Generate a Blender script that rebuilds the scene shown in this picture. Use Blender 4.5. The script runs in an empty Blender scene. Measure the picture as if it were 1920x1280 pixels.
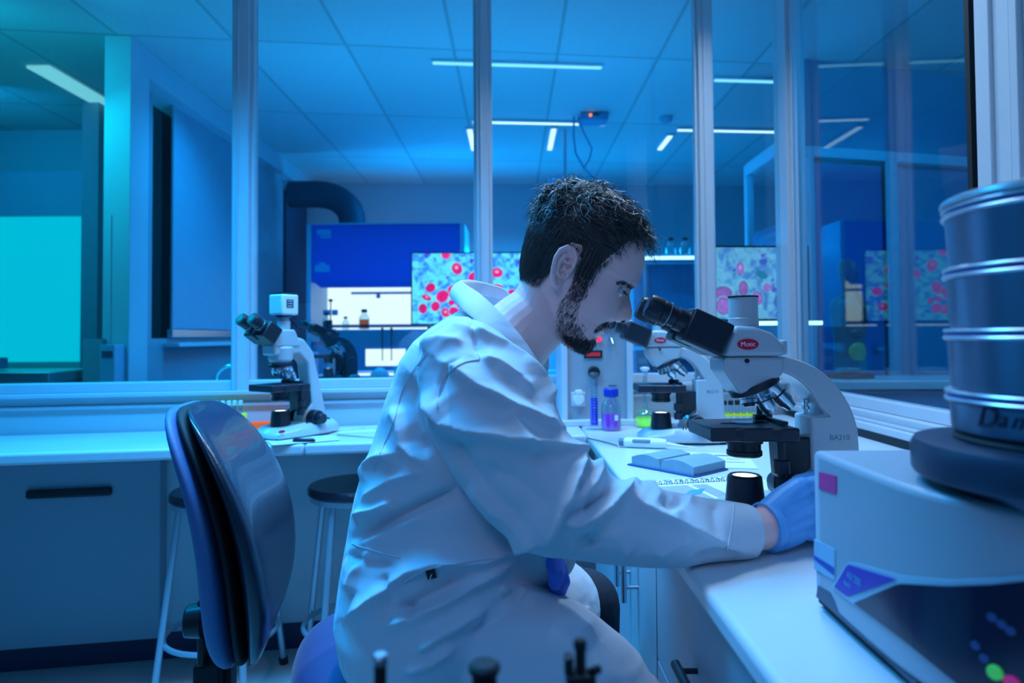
import bpy, bmesh, math, random
import numpy as np
from mathutils import Vector, Matrix, Euler
from math import sin, cos, pi, radians, sqrt, exp, atan2
random.seed(7)
rng = np.random.RandomState(11)
SC = bpy.context.scene
C = SC.collection

# ------------------------------------------------------------------ camera
FPX, CY, PITCH, ROLL = 1250.0, 597.0, radians(1.5), radians(-0.39)
CAMZ = 1.10
cam_d = bpy.data.cameras.new('camera')
cam = bpy.data.objects.new('camera', cam_d)
C.objects.link(cam)
cam_d.sensor_width = 36.0
cam_d.lens = FPX / 1920.0 * 36.0
cam_d.shift_y = (CY - 640.0) / 1920.0
cam.location = (0, 0, CAMZ)
MC = Euler((pi / 2 + PITCH, 0, 0)).to_matrix() @ Matrix.Rotation(ROLL, 3, 'Z')
cam.rotation_euler = MC.to_euler()
cam_d.clip_start = 0.02
cam_d.dof.use_dof = True
cam_d.dof.focus_distance = 1.22
cam_d.dof.aperture_fstop = 3.6
SC.camera = cam
def ray(px, py):
    return MC @ Vector(((px - 960.0) / FPX, (CY - py) / FPX, -1.0))
def at_y(px, py, y):
    d = ray(px, py); t = y / d.y
    return Vector((d.x * t, y, CAMZ + d.z * t))
def at_z(px, py, z):
    d = ray(px, py); t = (z - CAMZ) / d.z
    return Vector((d.x * t, d.y * t, z))

# ------------------------------------------------------------------ world, exposure
w = bpy.data.worlds.new('world'); SC.world = w; w.use_nodes = True
bgn = w.node_tree.nodes['Background']
bgn.inputs[0].default_value = (0.003, 0.20, 0.62, 1)
bgn.inputs[1].default_value = 0.16
SC.view_settings.view_transform = 'Standard'
SC.view_settings.look = 'None'
SC.view_settings.exposure = 0.15
SC.view_settings.gamma = 1.0
SC.view_settings.use_curve_mapping = False

# ------------------------------------------------------------------ large lamps of the rooms, with added fill lamps
AZ = (0.003, 0.375, 1.0)        # saturated azure room light
KEY = (0.52, 0.745, 1.0)        # paler bench light
CYAN = (0.0, 0.68, 0.92)
def area(name, loc, target, sx, sy, power, col, spread=180):
    l = bpy.data.lights.new(name, 'AREA'); l.shape = 'RECTANGLE'; l.size = sx; l.size_y = sy
    l.energy = power; l.color = col; l.spread = radians(spread)
    o = bpy.data.objects.new(name, l); C.objects.link(o); o.location = loc
    o.rotation_euler = (Vector(target) - Vector(loc)).to_track_quat('-Z', 'Y').to_euler()
    return o
area('bench_light', (0.62, 1.95, 2.60), (0.50, 1.75, 0.8), 0.10, 1.0, 12.0, KEY, 125)
area('overhead_light', (-0.15, 1.45, 2.60), (-0.12, 1.30, 0.8), 0.10, 0.8, 4.4, KEY, 90)
area('face_fill_light', (-0.5, -0.9, 2.5), (0.2, 1.0, 1.15), 0.5, 0.5, 0.55, (0.62, 0.62, 1.0), 52)  # added fill lamp that brightens the man's face
area('room_light_rear', (-0.8, 1.5, 2.62), (-0.75, 1.5, 0.6), 0.3, 1.2, 40, AZ, 105)
area('room_light_front', (-0.3, -0.5, 2.62), (-0.3, -0.4, 0.6), 1.4, 0.3, 6, AZ, 115)
area('rear_room_light_near', (-0.6, 4.1, 2.62), (-0.6, 4.1, 0.0), 2.4, 0.06, 42, AZ, 140)
area('rear_room_light_far', (0.4, 5.7, 2.62), (0.4, 5.8, 0.0), 2.4, 0.06, 85, AZ, 140)
area('rear_ceiling_fill_far', (-0.2, 6.3, 1.9), (-0.2, 5.0, 2.7), 3.0, 0.06, 16, AZ)  # added upward lamp, there only to brighten the rear ceiling
area('rear_ceiling_fill_near', (-0.2, 3.6, 1.75), (-0.2, 4.0, 2.7), 2.6, 0.04, 12, AZ)  # second added lamp lifting the near part of that ceiling
area('side_room_light', (2.4, 2.2, 2.64), (2.2, 3.2, 0.8), 0.3, 0.8, 26, AZ)
area('left_room_light', (-2.65, 2.8, 2.45), (-2.3, 4.0, 0.9), 0.3, 0.6, 11, CYAN)
area('left_room_spill', (-2.35, 3.25, 2.4), (-1.3, 2.1, 0.8), 0.3, 0.3, 5, CYAN)  # added floating lamp that tints the desk cyan from the left room
area('left_room_wall_light', (-3.5, 4.0, 2.5), (-3.7, 5.0, 2.0), 0.6, 0.3, 4, AZ)

# ------------------------------------------------------------------ materials
MATS = {}
def mat(name, col, rough=0.5, metal=0.0, spec=0.5, emit=None, estr=0.0, var=0.06, vscale=14.0, bump=0.0, bscale=80.0,
        trans=0.0, alpha=1.0, coat=0.0, sheen=0.0):
    if name in MATS: return MATS[name]
    m = bpy.data.materials.new(name); m.use_nodes = True
    nt = m.node_tree; p = nt.nodes['Principled BSDF']
    tc = nt.nodes.new('ShaderNodeTexCoord')
    n = nt.nodes.new('ShaderNodeTexNoise'); n.inputs['Scale'].default_value = vscale; n.inputs['Detail'].default_value = 3
    nt.links.new(tc.outputs['Object'], n.inputs['Vector'])
    r = nt.nodes.new('ShaderNodeMapRange')
    r.inputs['To Min'].default_value = 1 - var; r.inputs['To Max'].default_value = 1 + var
    nt.links.new(n.outputs['Fac'], r.inputs['Value'])
    mx = nt.nodes.new('ShaderNodeVectorMath'); mx.operation = 'SCALE'
    mx.inputs[0].default_value = col[:3]
    nt.links.new(r.outputs[0], mx.inputs['Scale'])
    nt.links.new(mx.outputs[0], p.inputs['Base Color'])
    p.inputs['Roughness'].default_value = rough
    p.inputs['Metallic'].default_value = metal
    p.inputs['Specular IOR Level'].default_value = spec
    p.inputs['Transmission Weight'].default_value = trans
    p.inputs['Alpha'].default_value = alpha
    p.inputs['Coat Weight'].default_value = coat
    p.inputs['Sheen Weight'].default_value = sheen
    if emit:
        p.inputs['Emission Color'].default_value = (*emit, 1); p.inputs['Emission Strength'].default_value = estr
    if bump:
        b = nt.nodes.new('ShaderNodeBump'); b.inputs['Strength'].default_value = bump; b.inputs['Distance'].default_value = 0.002
        n2 = nt.nodes.new('ShaderNodeTexNoise'); n2.inputs['Scale'].default_value = bscale; n2.inputs['Detail'].default_value = 4
        nt.links.new(tc.outputs['Object'], n2.inputs['Vector'])
        nt.links.new(n2.outputs['Fac'], b.inputs['Height']); nt.links.new(b.outputs[0], p.inputs['Normal'])
    MATS[name] = m
    return m
def glass(name, tint, ior=1.45, extra=0.0, rough=0.0):
    if name in MATS: return MATS[name]
    m = bpy.data.materials.new(name); m.use_nodes = True; nt = m.node_tree; nt.nodes.clear()
    o = nt.nodes.new('ShaderNodeOutputMaterial'); mix = nt.nodes.new('ShaderNodeMixShader')
    t = nt.nodes.new('ShaderNodeBsdfTransparent'); g = nt.nodes.new('ShaderNodeBsdfGlossy')
    nz = nt.nodes.new('ShaderNodeTexNoise'); nz.inputs['Scale'].default_value = 1.3
    tc = nt.nodes.new('ShaderNodeTexCoord'); nt.links.new(tc.outputs['Object'], nz.inputs['Vector'])
    ml = nt.nodes.new('ShaderNodeMix'); ml.data_type = 'RGBA'
    ml.inputs[6].default_value = (*tint, 1); ml.inputs[7].default_value = (*[min(1, c * 1.03) for c in tint], 1)
    nt.links.new(nz.outputs['Fac'], ml.inputs[0]); nt.links.new(ml.outputs[2], t.inputs[0])
    f = nt.nodes.new('ShaderNodeFresnel'); f.inputs[0].default_value = ior
    g.inputs['Roughness'].default_value = rough
    ge = nt.nodes.new('ShaderNodeNewGeometry'); mr = nt.nodes.new('ShaderNodeMapRange')
    mr.inputs['To Min'].default_value = ior; mr.inputs['To Max'].default_value = 1.0 / ior
    nt.links.new(ge.outputs['Backfacing'], mr.inputs['Value']); nt.links.new(mr.outputs[0], f.inputs[0])
    a = nt.nodes.new('ShaderNodeMath'); a.operation = 'ADD'; a.inputs[1].default_value = extra
    nt.links.new(f.outputs[0], a.inputs[0]); nt.links.new(a.outputs[0], mix.inputs[0])
    nt.links.new(t.outputs[0], mix.inputs[1]); nt.links.new(g.outputs[0], mix.inputs[2]); nt.links.new(mix.outputs[0], o.inputs[0])
    MATS[name] = m
    return m
def emis(name, col, s):
    return mat(name, (0.03, 0.03, 0.03), emit=col, estr=s, var=0.01)

# ------------------------------------------------------------------ mesh helpers
class MB:
    def __init__(s): s.v = []; s.f = []; s.mi = []; s.cm = 0
    def add(s, vs, fs, M=None):
        b = len(s.v)
        for p in vs:
            p = Vector(p)
            s.v.append(tuple(M @ p) if M is not None else tuple(p))
        for f in fs: s.f.append([b + i for i in f]); s.mi.append(s.cm)
        return s
    def box(s, c, d, M=None, taper=1.0, tapery=None):
        ty = taper if tapery is None else tapery
        x, y, z = c; a, b, h = d[0] / 2, d[1] / 2, d[2] / 2
        vs = [(x - a, y - b, z - h), (x + a, y - b, z - h), (x + a, y + b, z - h), (x - a, y + b, z - h),
              (x - a * taper, y - b * ty, z + h), (x + a * taper, y - b * ty, z + h), (x + a * taper, y + b * ty, z + h), (x - a * taper, y + b * ty, z + h)]
        return s.add(vs, [(3, 2, 1, 0), (4, 5, 6, 7), (0, 1, 5, 4), (1, 2, 6, 5), (2, 3, 7, 6), (3, 0, 4, 7)], M)
    def prism(s, pts, d0, d1, axis='y', M=None):
        n = len(pts); area2 = sum(pts[i][0] * pts[(i + 1) % n][1] - pts[(i + 1) % n][0] * pts[i][1] for i in range(n))
        if area2 < 0: pts = pts[::-1]
        def mk(p, d):
            return (p[0], d, p[1]) if axis == 'y' else ((p[0], p[1], d) if axis == 'z' else (d, p[0], p[1]))
        vs = [mk(p, d0) for p in pts] + [mk(p, d1) for p in pts]
        fs = [list(range(n)), list(range(2 * n - 1, n - 1, -1))]
        fs += [[i, n + i, n + (i + 1) % n, (i + 1) % n] for i in range(n)]
        if (axis == 'y') != (d1 < d0): pass
        return s.add(vs, fs, M)
    def lathe(s, prof, seg=32, c=(0, 0, 0), M=None, caps=True):
        vs = []; fs = []
        for r, z in prof:
            for k in range(seg):
                a = 2 * pi * k / seg; vs.append((c[0] + r * cos(a), c[1] + r * sin(a), c[2] + z))
        for i in range(len(prof) - 1):
            for k in range(seg):
                a = i * seg + k; b = i * seg + (k + 1) % seg
                fs.append((a, b, b + seg, a + seg))
        if caps:
            fs.append(list(range(seg))[::-1]); fs.append(list(range((len(prof) - 1) * seg, len(prof) * seg)))
        return s.add(vs, fs, M)
    def cyl(s, p0, p1, r0, r1=None, seg=24, M=None):
        r1 = r0 if r1 is None else r1
        p0 = Vector(p0); p1 = Vector(p1); d = p1 - p0
        R = d.to_track_quat('Z', 'Y').to_matrix().to_4x4(); R.translation = p0
        if M is not None: R = M @ R
        return s.lathe([(r0, 0), (r1, d.length)], seg, M=R)
    def lat(s, p0, p1, prof, seg=28, M=None):
        """lathe along p0->p1, prof = (radius, fraction)"""
        p0 = Vector(p0); p1 = Vector(p1); d = p1 - p0
        R = d.to_track_quat('Z', 'Y').to_matrix().to_4x4(); R.translation = p0
        if M is not None: R = M @ R
        return s.lathe([(r, t * d.length) for r, t in prof], seg, M=R)
    def tube(s, pts, r, seg=10, M=None, closed=False):
        P = [Vector(p) for p in pts]; n = len(P); rr = r if isinstance(r, (list, tuple)) else [r] * n
        vs = []; fs = []; up = None
        for i in range(n):
            t = (P[(i + 1) % n] - P[i - 1]) if closed else (P[min(i + 1, n - 1)] - P[max(i - 1, 0)])
            t.normalize()
            if up is None:
                up = t.orthogonal().normalized()
            up = (up - t * up.dot(t))
            up = up.normalized() if up.length > 1e-6 else t.orthogonal().normalized()
            b = t.cross(up)
            for k in range(seg):
                a = 2 * pi * k / seg; vs.append(P[i] + (up * cos(a) + b * sin(a)) * rr[i])
        for i in range(n if closed else n - 1):
            j = (i + 1) % n
            for k in range(seg):
                fs.append((i * seg + k, i * seg + (k + 1) % seg, j * seg + (k + 1) % seg, j * seg + k))
        if not closed:
            fs.append(list(range(seg))[::-1]); fs.append(list(range((n - 1) * seg, n * seg)))
        return s.add(vs, fs, M)
    def sph(s, c, r, seg=20, rings=12, M=None):
        r3 = r if isinstance(r, (tuple, list)) else (r, r, r)
        vs = [(c[0], c[1], c[2] - r3[2])]
        for i in range(1, rings):
            a = -pi / 2 + pi * i / rings
            for k in range(seg):
                b = 2 * pi * k / seg
                vs.append((c[0] + r3[0] * cos(a) * cos(b), c[1] + r3[1] * cos(a) * sin(b), c[2] + r3[2] * sin(a)))
        vs.append((c[0], c[1], c[2] + r3[2])); fs = []
        for k in range(seg): fs.append((0, 1 + (k + 1) % seg, 1 + k))
        for i in range(rings - 2):
            for k in range(seg):
                a = 1 + i * seg + k; b = 1 + i * seg + (k + 1) % seg; fs.append((a, b, b + seg, a + seg))
        l = len(vs) - 1; o = 1 + (rings - 2) * seg
        for k in range(seg): fs.append((o + k, o + (k + 1) % seg, l))
        return s.add(vs, fs, M)
    def build(s, name, m, parent=None, bevel=0.0, bseg=2, smooth=30, sub=0, **props):
        me = bpy.data.meshes.new(name); me.from_pydata(s.v, [], s.f)
        for mm in (m if isinstance(m, (list, tuple)) else [m]): me.materials.append(mm)
        if any(s.mi): me.polygons.foreach_set('material_index', s.mi)
        bm = bmesh.new(); bm.from_mesh(me); bmesh.ops.recalc_face_normals(bm, faces=bm.faces); bm.to_mesh(me); bm.free()
        o = bpy.data.objects.new(name, me); C.objects.link(o)
        if parent is not None: o.parent = parent
        if smooth:
            me.polygons.foreach_set('use_smooth', [True] * len(me.polygons))
            me.set_sharp_from_angle(angle=radians(smooth))
        if bevel:
            b = o.modifiers.new('bevel', 'BEVEL'); b.width = bevel; b.segments = bseg; b.limit_method = 'ANGLE'; b.angle_limit = radians(35)
            b.harden_normals = False
        if sub:
            b = o.modifiers.new('sub', 'SUBSURF'); b.levels = sub; b.render_levels = sub
        for k, v in props.items(): o[k] = v
        return o
def tag(o, label, cat, group=None, kind=None):
    o['label'] = label; o['category'] = cat
    if group: o['group'] = group
    if kind: o['kind'] = kind
    return o
def thing(name, label, cat, loc=(0, 0, 0), rz=0.0, group=None):
    o = bpy.data.objects.new(name, None); C.objects.link(o); o.empty_display_size = 0.05
    o.location = loc; o.rotation_euler = (0, 0, rz)
    return tag(o, label, cat, group)
def struct(name, mb, m, bevel=0.0, **k):
    o = mb.build(name, m, None, bevel=bevel, **k); o['kind'] = 'structure'; return o
def dup(root, loc, rz, label, group=None):
    def cp(o, par):
        c = o.copy(); C.objects.link(c)
        if par is not None: c.parent = par
        for ch in list(o.children): cp(ch, c)
        return c
    r = cp(root, None); r.location = loc; r.rotation_euler = (0, 0, rz); r['label'] = label
    if group: r['group'] = group
    return r
def text(body, name, size, m, parent, M, depth=0.0004, align='CENTER', shear=0.0, **props):
    cu = bpy.data.curves.new(name, 'FONT'); cu.body = body; cu.size = size; cu.align_x = align; cu.align_y = 'CENTER'
    cu.extrude = depth; cu.shear = shear; cu.materials.append(m)
    o = bpy.data.objects.new(name, cu); C.objects.link(o)
    dg = bpy.context.evaluated_depsgraph_get(); dg.update()
    me = bpy.data.meshes.new_from_object(o.evaluated_get(dg)); bpy.data.objects.remove(o)
    me.transform(M); me.name = name
    o = bpy.data.objects.new(name, me); C.objects.link(o)
    if not me.materials: me.materials.append(m)
    if parent is not None: o.parent = parent
    for k, v in props.items(): o[k] = v
    return o
def frame_M(origin, xdir, ydir):
    x = Vector(xdir).normalized(); z = x.cross(Vector(ydir)).normalized(); y = z.cross(x)
    M = Matrix((x, y, z)).transposed().to_4x4(); M.translation = Vector(origin); return M
# ================================================================== THE SETTING
SK = 0.17; YB0 = 2.535
def yb(x): return YB0 + SK * x
XW = 1.17; W = 0.78; HC = 2.70
XDIR = Vector((1, SK, 0)).normalized(); YN = Vector((-SK, 1, 0)).normalized()   # along / through the rear partition
white_frame = mat('white_frame_paint', (0.62, 0.66, 0.72), 0.38, var=0.03)
wall_white = mat('wall_paint', (0.55, 0.60, 0.66), 0.7, var=0.05, vscale=2.0)
desk_white = mat('white_laminate', (0.66, 0.70, 0.74), 0.28, var=0.03)
panel_grey = mat('grey_blue_panel', (0.30, 0.36, 0.42), 0.55, var=0.05, vscale=3)
navy_base = mat('navy_plinth', (0.05, 0.035, 0.09), 0.6)
black = mat('black_plastic', (0.012, 0.013, 0.017), 0.36, var=0.2)
blackm = mat('matte_black', (0.008, 0.009, 0.012), 0.7, var=0.2)
chrome = mat('brushed_chrome', (0.75, 0.78, 0.82), 0.22, 1.0)
steel = mat('satin_steel', (0.55, 0.6, 0.66), 0.38, 1.0)
pane = glass('window_glass', (0.90, 0.96, 0.98), 1.5)
pane_r = glass('right_window_glass', (0.88, 0.95, 0.98), 1.5, 0.01)

def sbox(mb, x0, x1, a0, a1, z0, z1):
    """box on the skewed rear grid: x range, distance range in front/behind of the partition line, z range"""
    vs = []
    for z in (z0, z1):
        for x, a in ((x0, a0), (x1, a0), (x1, a1), (x0, a1)): vs.append((x, yb(x) + a, z))
    return mb.add(vs, [(3, 2, 1, 0), (4, 5, 6, 7), (0, 1, 5, 4), (1, 2, 6, 5), (2, 3, 7, 6), (3, 0, 4, 7)])

# ceiling with tiles (grooves drawn by the material along the skewed grid)
def ceiling_mat():
    m = bpy.data.materials.new('ceiling_tiles'); m.use_nodes = True; nt = m.node_tree; p = nt.nodes['Principled BSDF']
    tc = nt.nodes.new('ShaderNodeTexCoord'); sp = nt.nodes.new('ShaderNodeSeparateXYZ'); nt.links.new(tc.outputs['Object'], sp.inputs[0])
    def mth(op, a, b=None, c=None):
        n = nt.nodes.new('ShaderNodeMath'); n.operation = op
        for i, v in enumerate((a, b, c)):
            if v is None: continue
            if isinstance(v, (int, float)): n.inputs[i].default_value = v
            else: nt.links.new(v, n.inputs[i])
        return n.outputs[0]
    u = mth('DIVIDE', mth('SUBTRACT', sp.outputs[0], 0.27), 0.585)
    v = mth('DIVIDE', mth('SUBTRACT', mth('SUBTRACT', sp.outputs[1], mth('MULTIPLY', sp.outputs[0], 0.12)), 3.72), 1.17)
    def near(t, wd):
        d = mth('ABSOLUTE', mth('SUBTRACT', mth('FRACT', mth('ADD', t, 0.5)), 0.5))
        return mth('LESS_THAN', d, wd)
    g = mth('MAXIMUM', near(u, 0.016), near(v, 0.008))
    fu = mth('FLOOR', u); fv = mth('FLOOR', v)
    wn = nt.nodes.new('ShaderNodeTexWhiteNoise'); wn.noise_dimensions = '2D'
    cb = nt.nodes.new('ShaderNodeCombineXYZ'); nt.links.new(fu, cb.inputs[0]); nt.links.new(fv, cb.inputs[1]); nt.links.new(cb.outputs[0], wn.inputs['Vector'])
    nz = nt.nodes.new('ShaderNodeTexNoise'); nz.inputs['Scale'].default_value = 60; nt.links.new(tc.outputs['Object'], nz.inputs['Vector'])
    base = mth('ADD', mth('MULTIPLY', wn.outputs['Value'], 0.10), mth('ADD', 0.52, mth('MULTIPLY', nz.outputs['Fac'], 0.10)))
    val = mth('MULTIPLY', base, mth('SUBTRACT', 1.0, mth('MULTIPLY', g, 0.32)))
    c2 = nt.nodes.new('ShaderNodeCombineXYZ')
    nt.links.new(val, c2.inputs[0]); nt.links.new(val, c2.inputs[1]); nt.links.new(val, c2.inputs[2])
    nt.links.new(c2.outputs[0], p.inputs['Base Color']); p.inputs['Roughness'].default_value = 0.7
    return m
struct('ceiling', MB().box((0, 3.0, HC + 0.05), (11, 10.4, 0.1)), ceiling_mat(), smooth=0)
def floor_mat():
    return mat('speckled_vinyl_floor', (0.42, 0.44, 0.44), 0.4, var=0.18, vscale=160)
struct('floor', MB().box((0, 3.0, -0.05), (11, 10.4, 0.1)), floor_mat(), smooth=0)

# outer shell
struct('wall_behind', MB().box((0, -1.75, 1.35), (7, 0.1, 2.7)), wall_white)
struct('wall_left', MB().box((-2.95, 0.1, 1.35), (0.1, 3.6, 2.7)), wall_white)
struct('wall_far', MB().add([(-2.12, 6.86, 0), (3.6, 7.2, 0), (3.6, 7.2, 2.7), (-2.12, 6.86, 2.7), (-2.12, 6.98, 0), (3.6, 7.32, 0), (3.6, 7.32, 2.7), (-2.12, 6.98, 2.7)],
       [(0, 1, 2, 3), (7, 6, 5, 4), (0, 4, 5, 1), (1, 5, 6, 2), (2, 6, 7, 3), (3, 7, 4, 0)]), mat('far_wall_paint', (0.42, 0.50, 0.56), 0.8, var=0.04, vscale=1.2))
struct('wall_right', MB().box((3.65, 2.8, 1.35), (0.1, 9, 2.7)), wall_white)

# knee wall of the rear partition: lower panel, ledge, frame
mb = MB(); sbox(mb, -2.9, 1.22, 0.0, 0.10, 0.0, 0.90); struct('wall_rear', mb, mat('knee_wall_paint', (0.55, 0.62, 0.66), 0.5, var=0.04, vscale=2))
mb = MB(); sbox(mb, -2.9, 1.15, -0.03, 0.13, 0.90, 0.915); struct('trim_1', mb, white_frame, 0.003)
mb = MB(); sbox(mb, -2.9, 1.15, 0.0, 0.07, 0.915, 0.948); struct('trim_2', mb, white_frame, 0.003)
mb = MB(); sbox(mb, -2.9, 1.15, -0.012, 0.0, 0.86, 0.872); struct('trim_3', mb, white_frame, 0.002)
mb = MB(); sbox(mb, -2.9, 1.15, -0.012, 0.0, 0.0, 0.085); struct('baseboard_rear', mb, navy_base)
# posts: face + glazing bead
def post(n, px, wd, z0=0.915):
    # x of the partition under pixel column px
    d = ray(px, 640); k = d.x / d.y; x = YB0 * k / (1 - SK * k)
    mb = MB(); sbox(mb, x - wd / 2, x + wd / 2, -0.012, 0.07, z0, HC)
    sbox(mb, x - wd * 0.18, x - wd * 0.10, -0.020, -0.012, z0, HC)
    sbox(mb, x + wd / 2, x + wd / 2 + 0.012, 0.01, 0.05, 0.94, HC)
    sbox(mb, x - wd / 2 - 0.012, x - wd / 2, 0.01, 0.05, 0.94, HC)
    struct(n, mb, white_frame, 0.003)
    return x
xp1 = post('trim_4', 452, 0.052); xp2 = post('trim_5', 907, 0.046); xp3 = post('trim_6', 1328, 0.056)
# corner post, stepped
mb = MB(); sbox(mb, 1.115, 1.165, -0.05, 0.08, 0.80, HC)
sbox(mb, 1.165, 1.215, -0.015, 0.10, 0.80, HC)
sbox(mb, 1.13, 1.14, -0.062, -0.05, 0.80, HC)
struct('trim_7', mb, white_frame, 0.003)
for n, (xa, xb) in enumerate(((-2.9, xp1 - 0.038), (xp1 + 0.038, xp2 - 0.035), (xp2 + 0.035, xp3 - 0.04), (xp3 + 0.04, 1.115))):
    mb = MB(); sbox(mb, xa, xb, 0.03, 0.036, 0.945, HC); struct('window_%d' % (n + 1), mb, pane, smooth=0)

# right partition (runs along Y at x = XW)
def rbox(mb, x0, x1, y0, y1, z0, z1): return mb.box(((x0 + x1) / 2, (y0 + y1) / 2, (z0 + z1) / 2), (x1 - x0, y1 - y0, z1 - z0))
RY1 = yb(XW)
mb = MB(); rbox(mb, XW, XW + 0.1, -1.7, RY1, 0, 0.80); struct('wall_right_low', mb, wall_white)
mb = MB()
rbox(mb, XW - 0.075, XW + 0.09, -1.7, RY1 - 0.02, 0.80, 0.822)
rbox(mb, XW - 0.055, XW - 0.045, -1.7, RY1 - 0.02, 0.822, 0.832)
struct('trim_8', mb, white_frame, 0.003)
mb = MB(); rbox(mb, XW - 0.035, XW + 0.05, -1.7, RY1 - 0.02, 0.822, 0.852); struct('trim_9', mb, white_frame, 0.004)
mb = MB(); rbox(mb, XW - 0.012, XW + 0.04, -1.7, RY1 - 0.02, 0.852, 0.89); struct('trim_10', mb, white_frame, 0.004)
mb = MB(); rbox(mb, XW + 0.01, XW + 0.015, 1.66, RY1 - 0.05, 0.885, HC); struct('window_5', mb, pane_r, smooth=0)
mb = MB(); rbox(mb, XW + 0.03, XW + 0.035, -1.6, 1.60, 0.885, HC); struct('window_6', mb, pane_r, smooth=0)
mb = MB(); rbox(mb, XW - 0.02, XW + 0.01, 1.585, 1.635, 0.86, HC); rbox(mb, XW - 0.012, XW + 0.03, 1.53, 1.57, 0.86, HC)
rbox(mb, XW - 0.025, XW + 0.03, 1.49, 1.515, 0.86, HC); rbox(mb, XW - 0.01, XW + 0.05, 1.40, 1.635, 0.86, HC)
struct('trim_11', mb, white_frame, 0.003)
mb = MB(); rbox(mb, XW - 0.006, XW + 0.02, 1.672, 1.69, 0.88, HC); struct('trim_12', mb, blackm)

# rear room: left wall with pelmet, screen, dark gap and opening
XL = -2.12
struct('wall_rear_room_left', MB().box((XL - 0.05, 5.15, 0.55), (0.1, 3.4, 1.1)), panel_grey)
struct('trim_13', MB().box((XL + 0.0, 5.2, 2.625), (0.22, 3.1, 0.15)), wall_white, 0.004)
struct('wall_column', MB().box((-2.07, 3.57, 1.35), (0.14, 0.18, 2.7)).box((-2.098, 3.477, 1.15), (0.006, 0.006, 1.2)), wall_white, 0.004)
struct('wall_pier', MB().box((XL - 0.04, 3.78, 1.35), (0.10, 0.24, 2.7)), panel_grey)
struct('wall_recess', MB().box((XL - 0.25, 5.85, 1.35), (0.1, 2.9, 2.7)), mat('dark_recess', (0.02, 0.035, 0.07), 0.9))
scr = thing('roller_screen', 'wide pale blue roller screen pulled down along the left wall of the rear room', 'screen', (XL + 0.02, 5.1, 1.1))
MB().box((0, 0, 0.76), (0.012, 1.98, 1.40)).build('screen_sheet', mat('screen_fabric', (0.30, 0.42, 0.52), 0.6), scr)
MB().box((0.0, 0, 0.03), (0.035, 2.02, 0.05)).build('bottom_bar', steel, scr, 0.004)
MB().box((0.03, 0, -0.04), (0.10, 2.1, 0.025)).build('ledge', white_frame, scr, 0.003)
struct('wall_rear_room_dark', MB().box((XL + 0.02, 6.43, 1.55), (0.05, 0.62, 1.7)), mat('opening_shade', (0.03, 0.06, 0.13), 0.8))  # dark slab gives the shade inside the opening
# left neighbouring room
struct('wall_side_room', MB().box((-3.9, 5.12, 1.85), (3.0, 0.1, 1.7)), mat('teal_wall', (0.30, 0.48, 0.52), 0.8, var=0.03))
struct('wall_side_room_low', MB().box((-3.9, 5.12, 0.5), (3.0, 0.1, 1.0)), wall_white)
struct('wall_side_pier', MB().box((-2.815, 4.47, 1.35), (0.11, 0.08, 2.7)), mat('pier_blue', (0.22, 0.34, 0.44), 0.8))
o = struct('window_7', MB().box((-3.75, 5.05, 1.48), (1.5, 0.02, 1.10)), emis('lit_blind_glow', (0.0, 0.50, 0.66), 1.0))
struct('trim_14', MB().box((-3.75, 5.04, 2.20), (1.5, 0.04, 0.34)), mat('blind_band', (0.25, 0.5, 0.6), 0.8))
struct('wall_side_room_return', MB().box((-2.47, 5.45, 1.35), (0.08, 1.8, 2.7)), mat('cyan_wall', (0.55, 0.75, 0.8), 0.8))
struct('wall_outer_left', MB().box((-5.4, 3.0, 1.35), (0.1, 10, 2.7)), wall_white)
# ================================================================== BENCHES AND CABINETS
def desk_part(name, x0, x1, label):
    mb = MB(); sbox(mb, x0, x1, -0.42, -0.013, W - 0.034, W)
    return tag(mb.build(name, desk_white, None, bevel=0.008, bseg=3), label, 'worktop')
desk_part('worktop', -2.88, -0.628, 'white laminate desk along the rear glass partition, left of its seam')
desk_part('worktop', -0.626, 0.238, 'white laminate desk under the camera microscope, right of the seam')
CX0 = 0.240
mb = MB().prism([(CX0, -0.9), (CX0, yb(CX0) - 0.015), (XW - 0.08, yb(XW - 0.08) - 0.052), (XW - 0.08, -0.9)], W - 0.034, W, 'z')
tag(mb.build('worktop', desk_white, None, bevel=0.010, bseg=3), 'long white laminate side bench carrying the two microscopes and the sieve machine', 'worktop')
# gables carrying the rear desk
for xg in (-2.2, -0.05):
    mb = MB(); sbox(mb, xg - 0.012, xg + 0.012, -0.34, -0.014, 0.0, W - 0.035)
    tag(mb.build('desk_gable', panel_grey, None, bevel=0.002), ('grey support panel under the left end of the rear desk' if xg < -1 else 'grey support panel under the rear desk behind the seated man'), 'desk support')
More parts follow.
